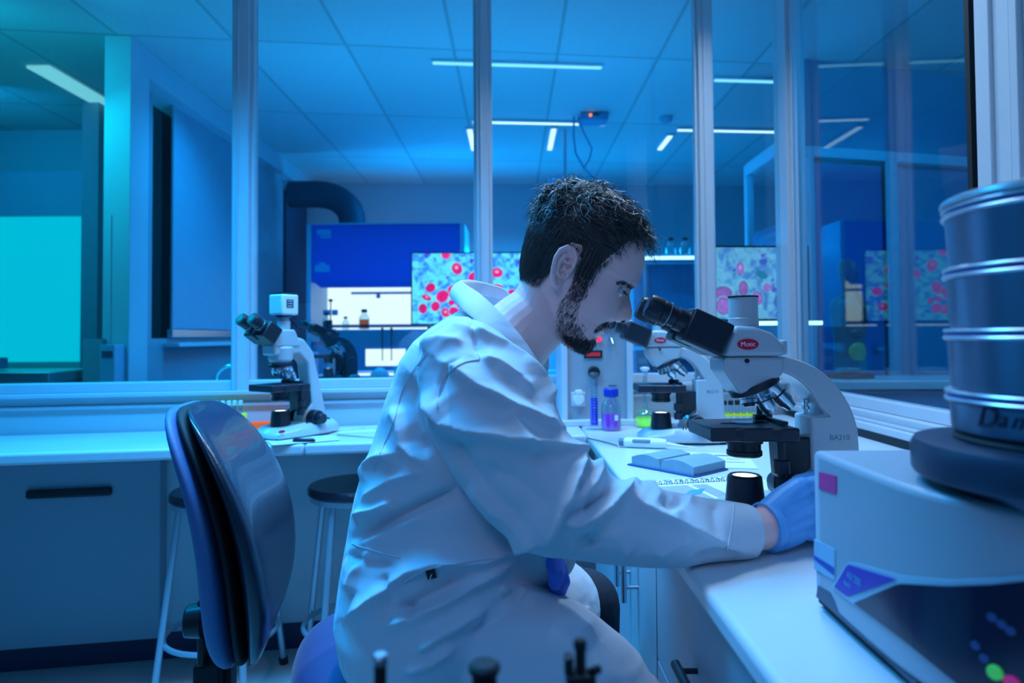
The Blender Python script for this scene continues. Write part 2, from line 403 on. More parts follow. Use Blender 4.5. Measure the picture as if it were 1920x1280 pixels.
# flush locker under the left end of the rear desk
lk = thing('under_desk_locker', 'flat grey locker with black cup pull under the left end of the rear desk', 'cabinet', (0, 0, 0))
mb = MB(); sbox(mb, -2.18, -1.20, -0.05, -0.014, 0.087, W - 0.036); mb.build('body', panel_grey, lk, 0.002)
mb = MB(); sbox(mb, -1.60, -1.345, -0.066, -0.05, 0.575, 0.605); mb.build('handle', black, lk, 0.008, 3)
cab_white = mat('cabinet_laminate', (0.42, 0.48, 0.54), 0.45, var=0.03)
def cabinet(y0, y1, kind, label):
    t = thing('base_cabinet', label, 'cabinet', (CX0 + 0.035, (y0 + y1) / 2, 0), 0, 'base cabinets under the side bench')
    L = y1 - y0 - 0.004
    MB().box((0.26, 0, 0.41), (0.52, L, 0.66)).build('body', cab_white, t, 0.001)
    MB().box((0.28, 0, 0.04), (0.48, L, 0.08)).build('plinth', navy_base, t)
    if kind == 'door':
        n = 2 if L > 0.36 else 1
        for i in range(n):
            w_ = L / n; yc = -L / 2 + w_ * (i + 0.5)
            d = MB().box((-0.010, yc, 0.41), (0.018, w_ - 0.004, 0.65)).build('door', cab_white, t, 0.0015)
            hy = yc + (w_ / 2 - 0.045) * (-1 if i == n - 1 and n > 1 else 1)
            h = MB().cyl((-0.048, hy, 0.55), (-0.048, hy, 0.70), 0.006, seg=12)
            for zz in (0.58, 0.67): h.cyl((-0.048, hy, zz), (-0.018, hy, zz), 0.004, seg=10)
            h.build('handle', steel, d)
    else:
        zs = [(0.085, 0.30), (0.304, 0.52), (0.524, 0.735)]
        for a, b in zs:
            d = MB().box((-0.010, 0, (a + b) / 2), (0.018, L - 0.004, b - a)).build('drawer', cab_white, t, 0.0015)
            zc = b - 0.105
            h = MB().cyl((-0.045, -0.16, zc), (-0.045, 0.0, zc), 0.007, seg=12)
            for yy in (-0.14, -0.02): h.cyl((-0.045, yy, zc), (-0.018, yy, zc), 0.004, seg=10)
            h.build('handle', black, d)
cabinet(1.66, 2.10, 'door', 'white base cabinet farthest along the side bench, next to the corner')
cabinet(1.215, 1.655, 'door', 'white base cabinet with steel bar handle beside the man\'s knee')
cabinet(0.72, 1.21, 'drawer', 'white drawer cabinet with black bar handles at the near end of the side bench')
cabinet(0.2, 0.715, 'drawer', 'white drawer cabinet under the sieve machine')

# ================================================================== SMALL THINGS ON THE BENCHES
logo_red = mat('red_badge', (0.75, 0.01, 0.05), 0.35, emit=None)
print_dark = mat('print_ink', (0.03, 0.06, 0.10), 0.6)
print_white = mat('print_white', (0.85, 0.87, 0.9), 0.5)
paper = mat('paper', (0.74, 0.76, 0.78), 0.7, var=0.02)
glass_t = glass('lab_glass', (0.88, 0.95, 0.97), 1.45, 0.05, 0.03)
# power / control unit
cu = thing('control_unit', 'grey boxed control unit with red lamp, red display and black dial by the rear glass', 'control unit', (0.302, 2.41, W + 0.0005), radians(3))
MB().box((0, 0.07, 0.185), (0.215, 0.16, 0.34)).build('housing', mat('unit_grey', (0.36, 0.42, 0.47), 0.45), cu, 0.003)
fr = MB(); fr.box((-0.118, 0.06, 0.187), (0.022, 0.18, 0.37)); fr.box((0.118, 0.06, 0.187), (0.022, 0.18, 0.37)); fr.box((0, 0.05, 0.010), (0.262, 0.20, 0.020)); fr.box((0, 0.06, 0.366), (0.258, 0.18, 0.014))
fr.build('frame', white_frame, cu, 0.003)
MB().cyl((-0.01, -0.010, 0.188), (-0.01, -0.028, 0.188), 0.023, 0.020).build('dial', black, cu, 0.002)
dr = MB()
for k in range(21):
    a = radians(-140 + k * 14); dr.box((-0.01 + 0.031 * sin(a), -0.0112, 0.188 + 0.031 * cos(a)), (0.0012, 0.0008, 0.0012))
dr.build('dial_scale', print_dark, cu, smooth=0)
MB().cyl((0.008, -0.010, 0.306), (0.008, -0.024, 0.306), 0.010, 0.009).build('lamp', emis('red_lamp_glow', (1.0, 0.02, 0.10), 1.1), cu, 0.002)
MB().cyl((0.052, -0.010, 0.31), (0.052, -0.022, 0.31), 0.010).cyl((0.052, -0.022, 0.31), (0.056, -0.036, 0.29), 0.003).build('key_switch', chrome, cu)
d_ = MB().box((-0.012, -0.0125, 0.252), (0.066, 0.005, 0.028)).build('display', black, cu, 0.001)
MB().box((-0.012, -0.0155, 0.252), (0.050, 0.001, 0.014)).build('readout', emis('red_readout', (0.5, 0.0, 0.03), 0.5), d_)
sk = MB().box((-0.068, -0.012, 0.092), (0.052, 0.006, 0.052)).build('socket', white_frame, cu, 0.008, 3)
MB().cyl((-0.068, -0.015, 0.092), (-0.068, -0.034, 0.092), 0.021, 0.019).box((-0.068, -0.025, 0.118), (0.024, 0.02, 0.016)).build('plug', print_white, sk, 0.003)
MB().cyl((0.062, -0.010, 0.115), (0.062, -0.022, 0.115), 0.008).build('button', black, cu, 0.001)
MB().box((0.058, -0.0112, 0.139), (0.030, 0.0008, 0.0025)).build('caption', print_dark, cu)

def liquid(name, col, e=0.0):
    return mat(name, col, 0.08, spec=0.6, var=0.02, coat=0.6, emit=col if e else None, estr=e)  # e adds a glow so the liquid stays vivid under blue lamps
# graduated cylinder
p = at_z(1115, 806, W)
g = thing('graduated_cylinder', 'slim glass graduated cylinder half full of dark blue liquid', 'measuring cylinder', (p.x, p.y + 0.01, W + 0.0005))
MB().lathe([(0.0005, 0), (0.030, 0), (0.030, 0.004), (0.016, 0.009), (0.0145, 0.014), (0.0145, 0.188), (0.018, 0.192), (0.0165, 0.192), (0.0132, 0.186), (0.0132, 0.016), (0.0005, 0.014)], 28, caps=False).build('glass', glass_t, g)
MB().lathe([(0.0005, 0.0145), (0.0128, 0.016), (0.0128, 0.108), (0.0005, 0.108)], 28, caps=False).build('liquid', liquid('blue_liquid', (0.01, 0.03, 0.75), 0.12), g)
gm = MB()
for k in range(16): gm.box((-0.002, -0.0146, 0.03 + 0.009 * k), (0.010 if k % 5 == 0 else 0.005, 0.0006, 0.0008))
gm.build('graduation', print_white, g)
# reagent bottle
p = at_z(1148, 808, W)
b = thing('reagent_bottle', 'glass reagent bottle of purple liquid with blue screw cap', 'bottle', (p.x, p.y + 0.02, W + 0.0005))
prof = [(0.0005, 0), (0.030, 0), (0.034, 0.004), (0.034, 0.078), (0.030, 0.092), (0.018, 0.108), (0.0165, 0.114), (0.0165, 0.122)]
MB().lathe(prof + [(0.015, 0.122), (0.0155, 0.112), (0.028, 0.091), (0.0325, 0.078), (0.0325, 0.004), (0.0005, 0.003)], 32, caps=False).build('glass', glass_t, b)
MB().lathe([(0.0005, 0.0035), (0.0318, 0.0045), (0.0318, 0.056), (0.0005, 0.056)], 32, caps=False).build('liquid', liquid('purple_liquid', (0.42, 0.06, 0.70), 0.10), b)
cp = MB(); cp.lathe([(0.0225, 0.112), (0.0235, 0.115), (0.0235, 0.138), (0.0215, 0.141)], 32)
for k in range(32): a = 2 * pi * k / 32; cp.box((0.0238 * cos(a), 0.0238 * sin(a), 0.126), (0.0018, 0.0018, 0.022))
cp.build('cap', mat('blue_cap', (0.01, 0.05, 0.55), 0.35), b, 0.0005)
MB().box((0.012, -0.0325, 0.045), (0.012, 0.001, 0.018)).build('label_panel', print_white, b)
# flask
p = at_z(1206, 800, W)
f = thing('volumetric_flask', 'round long-necked glass flask holding bright green liquid, stoppered', 'flask', (p.x + 0.006, p.y - 0.01, W + 0.0005))
out = [(0.0005, 0), (0.022, 0)] + [(0.0375 * cos(a) if a < 1.15 else 0.0375 * cos(a), 0.032 + 0.0345 * sin(a)) for a in [radians(d) for d in (-55, -35, -15, 5, 25, 45, 60, 72)]] + [(0.0095, 0.075), (0.0080, 0.09), (0.0080, 0.185), (0.0105, 0.188), (0.0105, 0.192)]
inn = [(r * 0.93 if r > 0.01 else max(r - 0.0012, 0.0004), z + 0.001) for r, z in out][::-1]
MB().lathe(out + inn, 32, caps=False).build('glass', glass_t, f)
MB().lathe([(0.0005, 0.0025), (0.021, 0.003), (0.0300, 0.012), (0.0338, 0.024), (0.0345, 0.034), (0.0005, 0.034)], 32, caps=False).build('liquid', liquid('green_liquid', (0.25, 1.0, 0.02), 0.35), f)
MB().lathe([(0.007, 0.178), (0.009, 0.194), (0.016, 0.200), (0.016, 0.206), (0.006, 0.209)], 24).build('stopper', print_white, f)
# handheld pipette-like tester lying flat
a_ = at_z(1162, 838, W); b_ = at_z(1290, 843, W); dv = (b_ - a_)
h = thing('handheld_probe', 'white handheld probe with grey grip lying on the side bench near the corner', 'probe', (a_.x, a_.y, W + 0.0145), atan2(dv.y, dv.x))
MB().lat((0.012, 0, 0), (0.130, 0, 0), [(0.010, 0), (0.0140, 0.05), (0.0145, 0.8), (0.012, 1.0)]).build('body', print_white, h)
MB().lat((-0.002, 0, 0), (0.012, 0, 0), [(0.010, 0), (0.0115, 0.3), (0.0105, 1.0)]).build('end_cap', mat('grey_cap', (0.12, 0.17, 0.24), 0.4), h)
MB().box((0.062, -0.010, 0.006), (0.052, 0.012, 0.012)).build('grip', mat('grip_grey', (0.20, 0.27, 0.34), 0.5), h, 0.005, 3)
MB().lat((0.130, 0, -0.002), (0.215, 0, -0.009), [(0.0075, 0), (0.0045, 0.4), (0.0015, 1.0)]).build('nozzle', print_white, h)
P0 = at_z(1102, 823, W)
tag(MB().tube([P0 + Vector((0, 0, .003)), at_z(1120, 827, W) + Vector((0, 0, .003)), at_z(1142, 833, W) + Vector((0, 0, .004)), a_ + Vector((-0.006, 0, 0.004))], 0.0016, 8).build('thin_cable', black), 'thin black cable lying from the bench edge to the handheld probe', 'cable')

# open book
A = at_z(1180, 872, W); B_ = at_z(1302, 895, W); bx = (B_ - A); bl = bx.length
bk = thing('open_book', 'thick open book lying on the side bench in front of the microscopes', 'book', (A.x, A.y, W + 0.0005), atan2(bx.y, bx.x))
dp = 0.125
def block(u0, u1, hump):
    m_ = MB(); n = 14; top = []
    for i in range(n + 1):
        t = i / n; u = u0 + (u1 - u0) * t
        s = t if hump > 0 else 1 - t     # 0 at outer edge, 1 at spine
        z = 0.004 + 0.018 + 0.010 * sin(min(1, s * 1.15) * pi * 0.85) - (0.014 if s > 0.96 else 0)
        top.append((u, z))
    return m_.prism([(u0, 0.003)] + top + [(u1, 0.003)], 0.0, dp, 'y')
bw = bl * 0.5
pg = mat('book_pages', (0.22, 0.36, 0.44), 0.7, var=0.10, vscale=60)  # page colour darkened to carry the shadow lying on the pages
block(0.008, bw - 0.001, 1).build('page_block', pg, bk)
block(bw + 0.001, bl - 0.002, -1).build('page_block', pg, bk)
MB().box((bl / 2, dp / 2, 0.0015), (bl + 0.008, dp + 0.008, 0.003)).build('cover', mat('book_cover', (0.02, 0.06, 0.30), 0.5), bk, 0.001)

# spiral notebook with printed charts
A = at_z(1188, 915, W); B_ = at_z(1385, 903, W); v = B_ - A
nb = thing('spiral_notebook', 'open spiral-bound notebook printed with striped charts, lying before the near microscope', 'notebook', (A.x, A.y, W + 0.0005), atan2(v.y, v.x) - 0.02)
nl = 0.30
for nm, y0, y1 in (('near_page', -0.20, -0.004), ('far_page', 0.004, 0.040)):
    m_ = MB().box((nl / 2, (y0 + y1) / 2, 0.0025), (nl, y1 - y0, 0.004)); m_.cm = 1
    if nm == 'near_page':
        for k in range(26):
            if k in (17, 18): continue
            u = 0.03 + k * 0.0048
            m_.add([(u, -0.145, 0.0047), (u + 0.0022, -0.145, 0.0047), (u + 0.0022, -0.02, 0.0047), (u, -0.02, 0.0047)], [(0, 1, 2, 3)])
        for k in range(16):
            u = 0.17 + rng.rand() * 0.11; q = -0.13 + rng.rand() * 0.11
            m_.add([(u, q, 0.0047), (u + 0.006, q, 0.0047), (u + 0.004, q + 0.004, 0.0047)], [(0, 1, 2)])
        m_.cm = 2
        m_.add([(0.055, -0.115, 0.0049), (0.10, -0.10, 0.0049), (0.135, -0.055, 0.0049), (0.095, -0.065, 0.0049)], [(0, 1, 2, 3)])
    else:
        for k in range(9):
            u = 0.02 + k * 0.03; q = 0.012; m_.cm = 2
            m_.add([(u, q, 0.0047), (u + 0.013, q, 0.0047), (u + 0.010, q + 0.014, 0.0047), (u + 0.004, q + 0.016, 0.0047)], [(0, 1, 2, 3)])
        m_.cm = 1
        for k in range(7):
            m_.box((0.06 + k * 0.028, 0.034, 0.0047), (0.018, 0.003, 0.0002))
    m_.build('page', [paper, print_dark, mat('print_teal', (0.05, 0.30, 0.45), 0.6)], nb, smooth=0)
sp = MB()
for k in range(24):
    u = 0.012 + k * 0.012
    sp.tube([(u, 0.006 * cos(t), 0.006 + 0.0052 * sin(t)) for t in [2 * pi * j / 12 for j in range(12)]], 0.0007, 6, closed=True)
sp.build('spiral_binding', blackm, nb)

# loose papers (each its own sheet)
def sheet(px, py, wd, ln, rz, label, z=0.0, mm=paper, cat='paper', marks=0, grp=None):
    p = at_z(px, py, W); m_ = MB().box((0, 0, 0.0006), (wd, ln, 0.0012)); m_.cm = 1
    for k in range(marks):
        m_.box(((rng.rand() - .5) * wd * 0.7, (rng.rand() - .5) * ln * 0.7, 0.0013), (wd * (0.08 + 0.2 * rng.rand()), ln * 0.025, 0.0002))
    o = m_.build('paper_sheet', [mm, print_dark], None, smooth=0); o.location = (p.x, p.y, W + 0.0004 + z); o.rotation_euler = (0, 0, rz)
    return tag(o, label, cat, grp)
sheet(500, 822, 0.30, 0.14, 0.15, 'blue-printed paper sheet under the front of the camera microscope', marks=14)
sheet(568, 826, 0.20, 0.12, 0.5, 'paper sheet poking out right of the camera microscope at the desk edge', 0.0016, marks=5)
sheet(655, 806, 0.28, 0.16, 0.25, 'large pale paper sheet on the rear desk just left of the man\'s back', marks=5)
sheet(1310, 862, 0.26, 0.20, -0.2, 'large printed sheet lying behind the open book', marks=22)
tag(MB().cyl(at_z(632, 817, W) + Vector((0, 0, .004)), at_z(705, 823, W) + Vector((0, 0, .004)), 0.0022, 0.0015, 10).build('wooden_stick', mat('stick_wood', (0.5, 0.3, 0.15), 0.6)), 'thin wooden stick lying on the rear desk beside the man\'s back', 'stick')
fe = at_z(566, 832, W)
o = tag(MB().lat((-0.035, 0, 0), (0.035, 0, 0), [(0.002, 0), (0.006, 0.1), (0.006, 0.9), (0.002, 1)]).build('marker_pen', black), 'short black marker on the papers in front of the camera microscope', 'pen')
o.location = (fe.x, fe.y + 0.02, W + 0.0078)
# orange tray and yellow rack by the rear glass
p = at_z(493, 806, W)
t = thing('sample_tray', 'long low orange tray beside the camera microscope', 'tray', (p.x - 0.01, p.y, W + 0.0005), 0.17)
MB().box((0, 0, 0.002), (0.15, 0.06, 0.004)).build('base', mat('orange_plastic', (1.0, 0.16, 0.03), 0.4, var=0.03, emit=(1.0, 0.12, 0.02), estr=0.35), t)  # emission added so the orange stays bright in blue light
m_ = MB(); m_.box((0, -0.03, 0.013), (0.15, 0.003, 0.025)); m_.box((0, 0.03, 0.013), (0.15, 0.003, 0.025)); m_.box((-0.0735, 0, 0.013), (0.003, 0.057, 0.025)); m_.box((0.0735, 0, 0.013), (0.003, 0.057, 0.025))
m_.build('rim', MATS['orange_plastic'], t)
yel = mat('yellow_plastic', (0.85, 0.90, 0.02), 0.45, var=0.03)
ygr = mat('lime_plastic', (0.45, 1.0, 0.02), 0.45, var=0.03, emit=(0.45, 1.0, 0.02), estr=0.30)  # plastic given its own glow to look vivid, it is no lamp
def tube_rack(name, label, loc, rz, m_r, n, sp_, hh, tube_group):
    t = thing(name, label, 'test tube rack', loc, rz)
    L = n * sp_ + 0.012; m_ = MB()
    m_.box((0, 0, 0.004), (L, 0.05, 0.008)); t_p = MB()
    m_.build('base', m_r, t, 0.001)
    for s in (-1, 1): MB().box((s * (L / 2 - 0.003), 0, hh / 2 + 0.003), (0.006, 0.05, hh - 0.006)).build('end_panel', m_r, t, 0.001)
    bars = MB(); bars.box((0, -0.021, hh - 0.004), (L - 0.012, 0.008, 0.007)); bars.box((0, 0.021, hh - 0.004), (L - 0.012, 0.008, 0.007))
    for k in range(n + 1): bars.box((-L / 2 + 0.006 + k * (L - 0.012) / n, 0, hh - 0.004), (0.004, 0.034, 0.007))
    bars.build('top_grid', m_r, t, 0.0008)
    M_ = Matrix.Translation(loc) @ Matrix.Rotation(rz, 4, 'Z')
    first = None
    for k in range(n):
        q = M_ @ Vector((-L / 2 + 0.006 + (k + 0.5) * (L - 0.012) / n, 0, 0.009))
        if first is None:
            first = thing('test_tube', tube_group[1], 'test tube', q, 0, tube_group[0])
            r = min(sp_ * 0.36, 0.008)
            MB().lathe([(0.0004, 0), (r * .7, 0.002), (r, r), (r, hh + 0.025), (r * .85, hh + 0.025), (r * .85, r), (0.0004, 0.003)], 14, caps=False).build('glass', glass_t, first)
            MB().lathe([(r * 1.05, hh + 0.020), (r * 1.1, hh + 0.034), (r * .8, hh + 0.036)], 14).build('cap', black if tube_group[2] else print_white, first)
        else: dup(first, q, 0, tube_group[1])
    return t
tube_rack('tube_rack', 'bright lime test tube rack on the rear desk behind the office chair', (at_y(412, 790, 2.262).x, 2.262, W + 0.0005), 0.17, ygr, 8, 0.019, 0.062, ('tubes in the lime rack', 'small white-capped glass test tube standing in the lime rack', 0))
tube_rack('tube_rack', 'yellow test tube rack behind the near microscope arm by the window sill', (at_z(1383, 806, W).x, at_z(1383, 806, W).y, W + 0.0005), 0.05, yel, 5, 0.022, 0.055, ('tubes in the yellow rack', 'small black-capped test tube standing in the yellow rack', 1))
# ================================================================== MICROSCOPES
scope_w = mat('microscope_enamel', (0.50, 0.57, 0.61), 0.32, var=0.02, coat=0.2)
scope_k = mat('microscope_black', (0.016, 0.022, 0.034), 0.34, var=0.15)
lens_m = mat('lens_front', (0.03, 0.04, 0.08), 0.25, spec=0.6)
led = emis('led_white', (0.75, 0.93, 1.0), 2.4)
def arc(c, r, a0, a1, n, ry=None):
    ry = r if ry is None else ry
    return [(c[0] + r * cos(radians(a0 + (a1 - a0) * i / n)), c[1] + ry * sin(radians(a0 + (a1 - a0) * i / n))) for i in range(n + 1)]
def binoc(par, root, tip, sep, k=1.0, mk=scope_k):
    """two eyepiece tubes from root to tip, sep apart in y"""
    root = Vector(root); tip = Vector(tip); d = (tip - root); L = d.length; d.normalize()
    up = Vector((-d.z, 0, d.x)); up = up if up.z > 0 else -up
    hb = MB()
    # prism housing: box along the tube, wide
    M_ = Matrix((d, Vector((0, 1, 0)), up)).transposed().to_4x4(); M_.translation = root
    for s in (-1, 1):
        hb.box((L * 0.29, s * sep * 0.5, 0.0), (L * 0.50, sep * 0.80, 0.056 * k), M_)
    hb.box((L * 0.16, 0, -0.002), (L * 0.32, sep * 1.1, 0.050 * k), M_)
    hb.build('prism_housing', mk, par, 0.005 * k, 3)
    for s in (-1, 1):
        e = MB().lat(root + d * L * 0.50 + Vector((0, s * sep * .5, 0)) + up * 0.002, tip + Vector((0, s * sep * .5, 0)) + up * 0.002,
                 [(0.019 * k, 0), (0.019 * k, 0.30), (0.0165 * k, 0.31), (0.0165 * k, 0.46), (0.0195 * k, 0.48), (0.0195 * k, 0.66), (0.0185 * k, 0.67), (0.0205 * k, 0.70), (0.0205 * k, 0.90), (0.0185 * k, 1.0)], 32).build('eyepiece', mk, par, smooth=40)
        q = tip + Vector((0, s * sep * .5, 0)) + up * 0.002
        MB().cyl(q - d * 0.001, q + d * 0.0012, 0.0125 * k).build('lens', lens_m, e)
        rg = MB().tube([q - d * 0.035 * k + (up * cos(t) + Vector((0, 1, 0)) * sin(t)) * 0.0200 * k for t in [2 * pi * j / 24 for j in range(24)]], 0.0008, 6, closed=True)
        rg.build('diopter_ring', steel, e)
def microscope(name, label, loc, rz, variant='a', group=None):
    t = thing(name, label, 'microscope', loc, rz, group)
    chrome = mat('objective_chrome', (0.72, 0.80, 0.86), 0.22, 1.0)
    hw = 0.030
    # base
    bp = [(-0.068, -0.045), (-0.055, -0.068), (0.02, -0.082), (0.12, -0.085), (0.185, -0.070), (0.200, -0.03), (0.200, 0.03), (0.185, 0.070), (0.12, 0.085), (0.02, 0.082), (-0.055, 0.068), (-0.068, 0.045)]
    n = len(bp)
    vs = [(x, y, 0.006) for x, y in bp] + [(x * (0.97 if x < 0 else 1), y * 0.94, 0.020 if x < -0.03 else 0.030) for x, y in bp] + [(x * 0.86 + 0.012, y * 0.72, 0.036 if x < 0.0 else 0.048) for x, y in bp]
    fs = [list(range(n))[::-1]] + [(i + r * n, (i + 1) % n + r * n, (i + 1) % n + (r + 1) * n, i + (r + 1) * n) for r in range(2) for i in range(n)] + [list(range(2 * n, 3 * n))]
    bs = MB().add(vs, fs)
    bs.build('base', scope_w, t, 0.005, 3)
    for x, y in ((-0.045, -0.05), (-0.045, 0.05), (0.17, -0.05), (0.17, 0.05)): MB().cyl((x, y, 0), (x, y, 0.010), 0.010).build('rubber_foot', blackm, t)
    vt = MB()
    for k in range(5): vt.box((0.052 + k * 0.008, -0.0625, 0.040), (0.003, 0.006, 0.016))
    vt.build('vent_slots', blackm, t)
    # illuminator
    il = MB().lathe([(0.032, 0.040), (0.031, 0.050), (0.0275, 0.084), (0.0245, 0.087), (0.021, 0.087), (0.020, 0.083)], 40).build('illuminator', scope_k, t)
    MB().lathe([(0.0005, 0.0835), (0.0195, 0.0835), (0.019, 0.0855), (0.0005, 0.0875)], 32, caps=False).build('light_lens', led, il)
    # focus knobs
    for s in (-1, 1):
        kb = MB().cyl((0.094, s * 0.040, 0.056), (0.094, s * 0.072, 0.056), 0.027, 0.0255, 36).build('coarse_focus_knob', scope_k, t, 0.002)
        MB().cyl((0.094, s * 0.072, 0.056), (0.094, s * 0.094, 0.056), 0.0175, 0.0165, 30).build('fine_focus_knob', scope_k, kb, 0.002)
    # arm
    if variant in ('a', 'dark'):
        outer = arc((0.045, 0.130), 0.137, 90, 12, 14, 0.153) + [(0.182, 0.10), (0.182, 0.045)]
        inner = [(0.048, 0.035), (0.062, 0.060), (0.082, 0.075), (0.100, 0.088), (0.100, 0.185), (0.127, 0.187)] + arc((0.040, 0.130), 0.090, 33, 90, 9, 0.128)
        prof = [(-0.045, 0.283)] + outer + inner + [(0.0, 0.258), (-0.045, 0.275)]
        MB().prism(prof, -hw, hw, 'y').build('arm', scope_w, t, 0.007, 3)
        MB().lathe([(0.0035, 0.187), (0.0035, 0.193), (0.0065, 0.194), (0.0065, 0.199), (0.004, 0.200), (0.004, 0.203), (0.006, 0.205), (0.006, 0.210), (0.002, 0.212)], 18, c=(0.106, 0, 0)).build('stop_screw', chrome, t)
        # head mount
        hm = MB(); hm.prism([(-0.045, 0.281), (-0.045, 0.262), (-0.018, 0.222), (0.052, 0.252), (0.056, 0.281)], -0.034, 0.034, 'y'); hm.build('head_mount', scope_w, t, 0.004)
        hd = MB().prism([(-0.043, 0.284), (-0.041, 0.306), (-0.026, 0.334), (0.008, 0.332), (0.036, 0.322), (0.055, 0.303), (0.057, 0.284)], -0.036, 0.036, 'y').build('head', scope_w, t, 0.007, 3)
        MB().cyl((-0.008, -0.0350, 0.277), (-0.008, -0.039, 0.277), 0.0035, seg=14).build('set_screw', blackm, t)
        MB().box((0.058, 0, 0.298), (0.010, 0.060, 0.024)).build('head_end_plate', scope_w, hd, 0.003)
        bd = MB().prism([(-0.006 + 0.0175 * cos(2 * pi * i / 28), 0.3035 + 0.0088 * sin(2 * pi * i / 28)) for i in range(28)], -0.0375, -0.0355, 'y').build('badge', logo_red, hd)
        text('Motic', 'badge_lettering', 0.0105, print_white, bd, frame_M((-0.006, -0.0377, 0.3035), (1, 0, 0), (0, 0, 1)), 0.0002)
        text('BA210', 'model_lettering', 0.0125, mat('grey_print', (0.15, 0.25, 0.33), 0.6), t, frame_M((0.147, -hw - 0.0002, 0.150), (1, 0, 0), (0, 0, 1)), 0.0002)
        tubx = 0.0; roots = (-0.036, 0, 0.306); tip = (-0.168, 0, 0.366)
        tt = MB().lathe([(0.0245, 0.325), (0.0245, 0.346), (0.0235, 0.347), (0.0235, 0.381)], 36, c=(0.002, 0, 0)).build('photo_tube', scope_w, t)
        MB().lathe([(0.0245, 0.381), (0.0245, 0.3835), (0.023, 0.384)], 36, c=(0.002, 0, 0)).build('tube_cap', blackm, tt)
        nz = ((-0.018, 0, 0.222), (0.052, 0, 0.252)); k = 1.0
    else:
        prof = [(-0.050, 0.300), (0.020, 0.325), (0.070, 0.315), (0.110, 0.270), (0.150, 0.120), (0.178, 0.012), (0.060, 0.012), (0.075, 0.070), (0.105, 0.100), (0.085, 0.235), (0.050, 0.268), (-0.048, 0.262)]
        MB().prism(prof, -hw, hw, 'y').build('arm', scope_w, t, 0.008, 3)
        MB().lathe([(0.026, 0.232), (0.038, 0.250), (0.040, 0.285), (0.036, 0.292)], 36, c=(0, 0, 0)).build('head_mount', scope_w, t)
        hd = MB().prism([(-0.045, 0.292), (-0.055, 0.320), (-0.02, 0.345), (0.030, 0.345), (0.052, 0.300), (0.05, 0.290)], -0.034, 0.034, 'y').build('head', scope_w, t, 0.007, 3)
        MB().lathe([(0.020, 0.340), (0.020, 0.372), (0.016, 0.374), (0.016, 0.385)], 28, c=(0.012, 0, 0)).build('photo_tube', scope_w, hd)
        roots = (-0.040, 0, 0.318); tip = (-0.128, 0, 0.378)
        nz = ((-0.034, 0, 0.232), (0.034, 0, 0.238)); k = 1.0
        cm_ = MB().box((0.012, 0, 0.425), (0.066, 0.066, 0.066)).build('camera_body', print_white, t, 0.006, 3)
        MB().lathe([(0.024, 0.383), (0.030, 0.392)], 28, c=(0.012, 0, 0)).build('camera_adapter', scope_k, cm_)
        MB().box((0.012, 0, 0.4605), (0.060, 0.060, 0.006)).build('camera_lid', blackm, cm_, 0.002)
        lp = MB().box((0.010, -0.0335, 0.428), (0.026, 0.0015, 0.026)).build('camera_label', print_dark, cm_)
        lb = MB()
        for i in range(3): lb.box((0.010, -0.0345, 0.436 - 0.008 * i), (0.018, 0.0006, 0.0018))
        lb.build('label_lines', print_white, lp)
        MB().prism([(-0.050 + 0.012 * cos(2 * pi * i / 20), 0.030 + 0.005 * sin(2 * pi * i / 20)) for i in range(20)], -0.072, -0.0700, 'y').build('badge', logo_red, t)
        MB().cyl((0.15, -0.03, 0.04), (0.15, -0.055, 0.04), 0.012).build('brightness_dial', scope_k, t, 0.002)
    # nosepiece disc between the two nz points
    a0 = Vector(nz[0]); a1 = Vector(nz[1]); mid = (a0 + a1) / 2; dx = (a1 - a0).normalized(); nrm = Vector((dx.z, 0, -dx.x))
    R = (a1 - a0).length / 2 + 0.004
    MB().lat(mid - nrm * 0.004, mid + nrm * 0.009, [(R * 0.9, 0), (R, 0.2), (R, 0.85), (R * 0.9, 1)], 40).build('nosepiece', scope_k, t)
    oc = mid + nrm * 0.008
    axis_dirs = []
    for j, (ang, ln) in enumerate(((-60, 0.022), (-5, 0.042), (60, 0.052), (180, 0.030))):
        a = radians(ang)
        rad = dx * sin(a) * 1.0 + Vector((0, 1, 0)) * (-cos(a))
        st = oc + rad * R * 0.52
        dr_ = (nrm * 0.93 + rad * 0.38).normalized()
        if variant != 'b' and ang == -5: dr_ = (nrm * 0.95 + rad * 0.15).normalized()
        ob = MB().lat(st, st + dr_ * ln, [(0.0142, 0), (0.0142, 0.25), (0.0134, 0.27), (0.0134, 0.72), (0.0105, 0.84), (0.0085, 1.0)], 28).build('objective', chrome, t, smooth=40)
        MB().lat(st + dr_ * ln * 0.42, st + dr_ * ln * 0.47, [(0.0137, 0), (0.0137, 1)], 28).build('colour_ring', scope_k, ob)
    # stage
    st = MB().prism([(-0.075, -0.055), (-0.075, 0.060), (0.062, 0.066), (0.062, -0.070), (0.03, -0.070), (0.022, -0.062), (-0.025, -0.062), (-0.034, -0.055)], 0.150, 0.172, 'z')
    stg = st.build('stage', scope_k, t, 0.003, 2)
    MB().prism([(-0.018 + 0.022 * cos(2 * pi * i / 20), -0.0 + 0.006 * sin(2 * pi * i / 20)) for i in range(20)], 0.1722, 0.1728, 'z').build('stage_opening', blackm, stg)
    MB().box((0.010, 0.0, 0.1735), (0.055, 0.026, 0.0015)).build('glass_slide', glass('slide_glass', (0.75, 0.85, 0.95), 1.5, 0.15), stg)
    cl = MB(); cl.box((0.045, 0.030, 0.178), (0.030, 0.012, 0.010)); cl.box((0.052, -0.005, 0.176), (0.008, 0.075, 0.006)); cl.cyl((0.040, 0.03, 0.182), (0.040, 0.03, 0.197), 0.005)
    cl.build('slide_holder', scope_k, stg, 0.001)
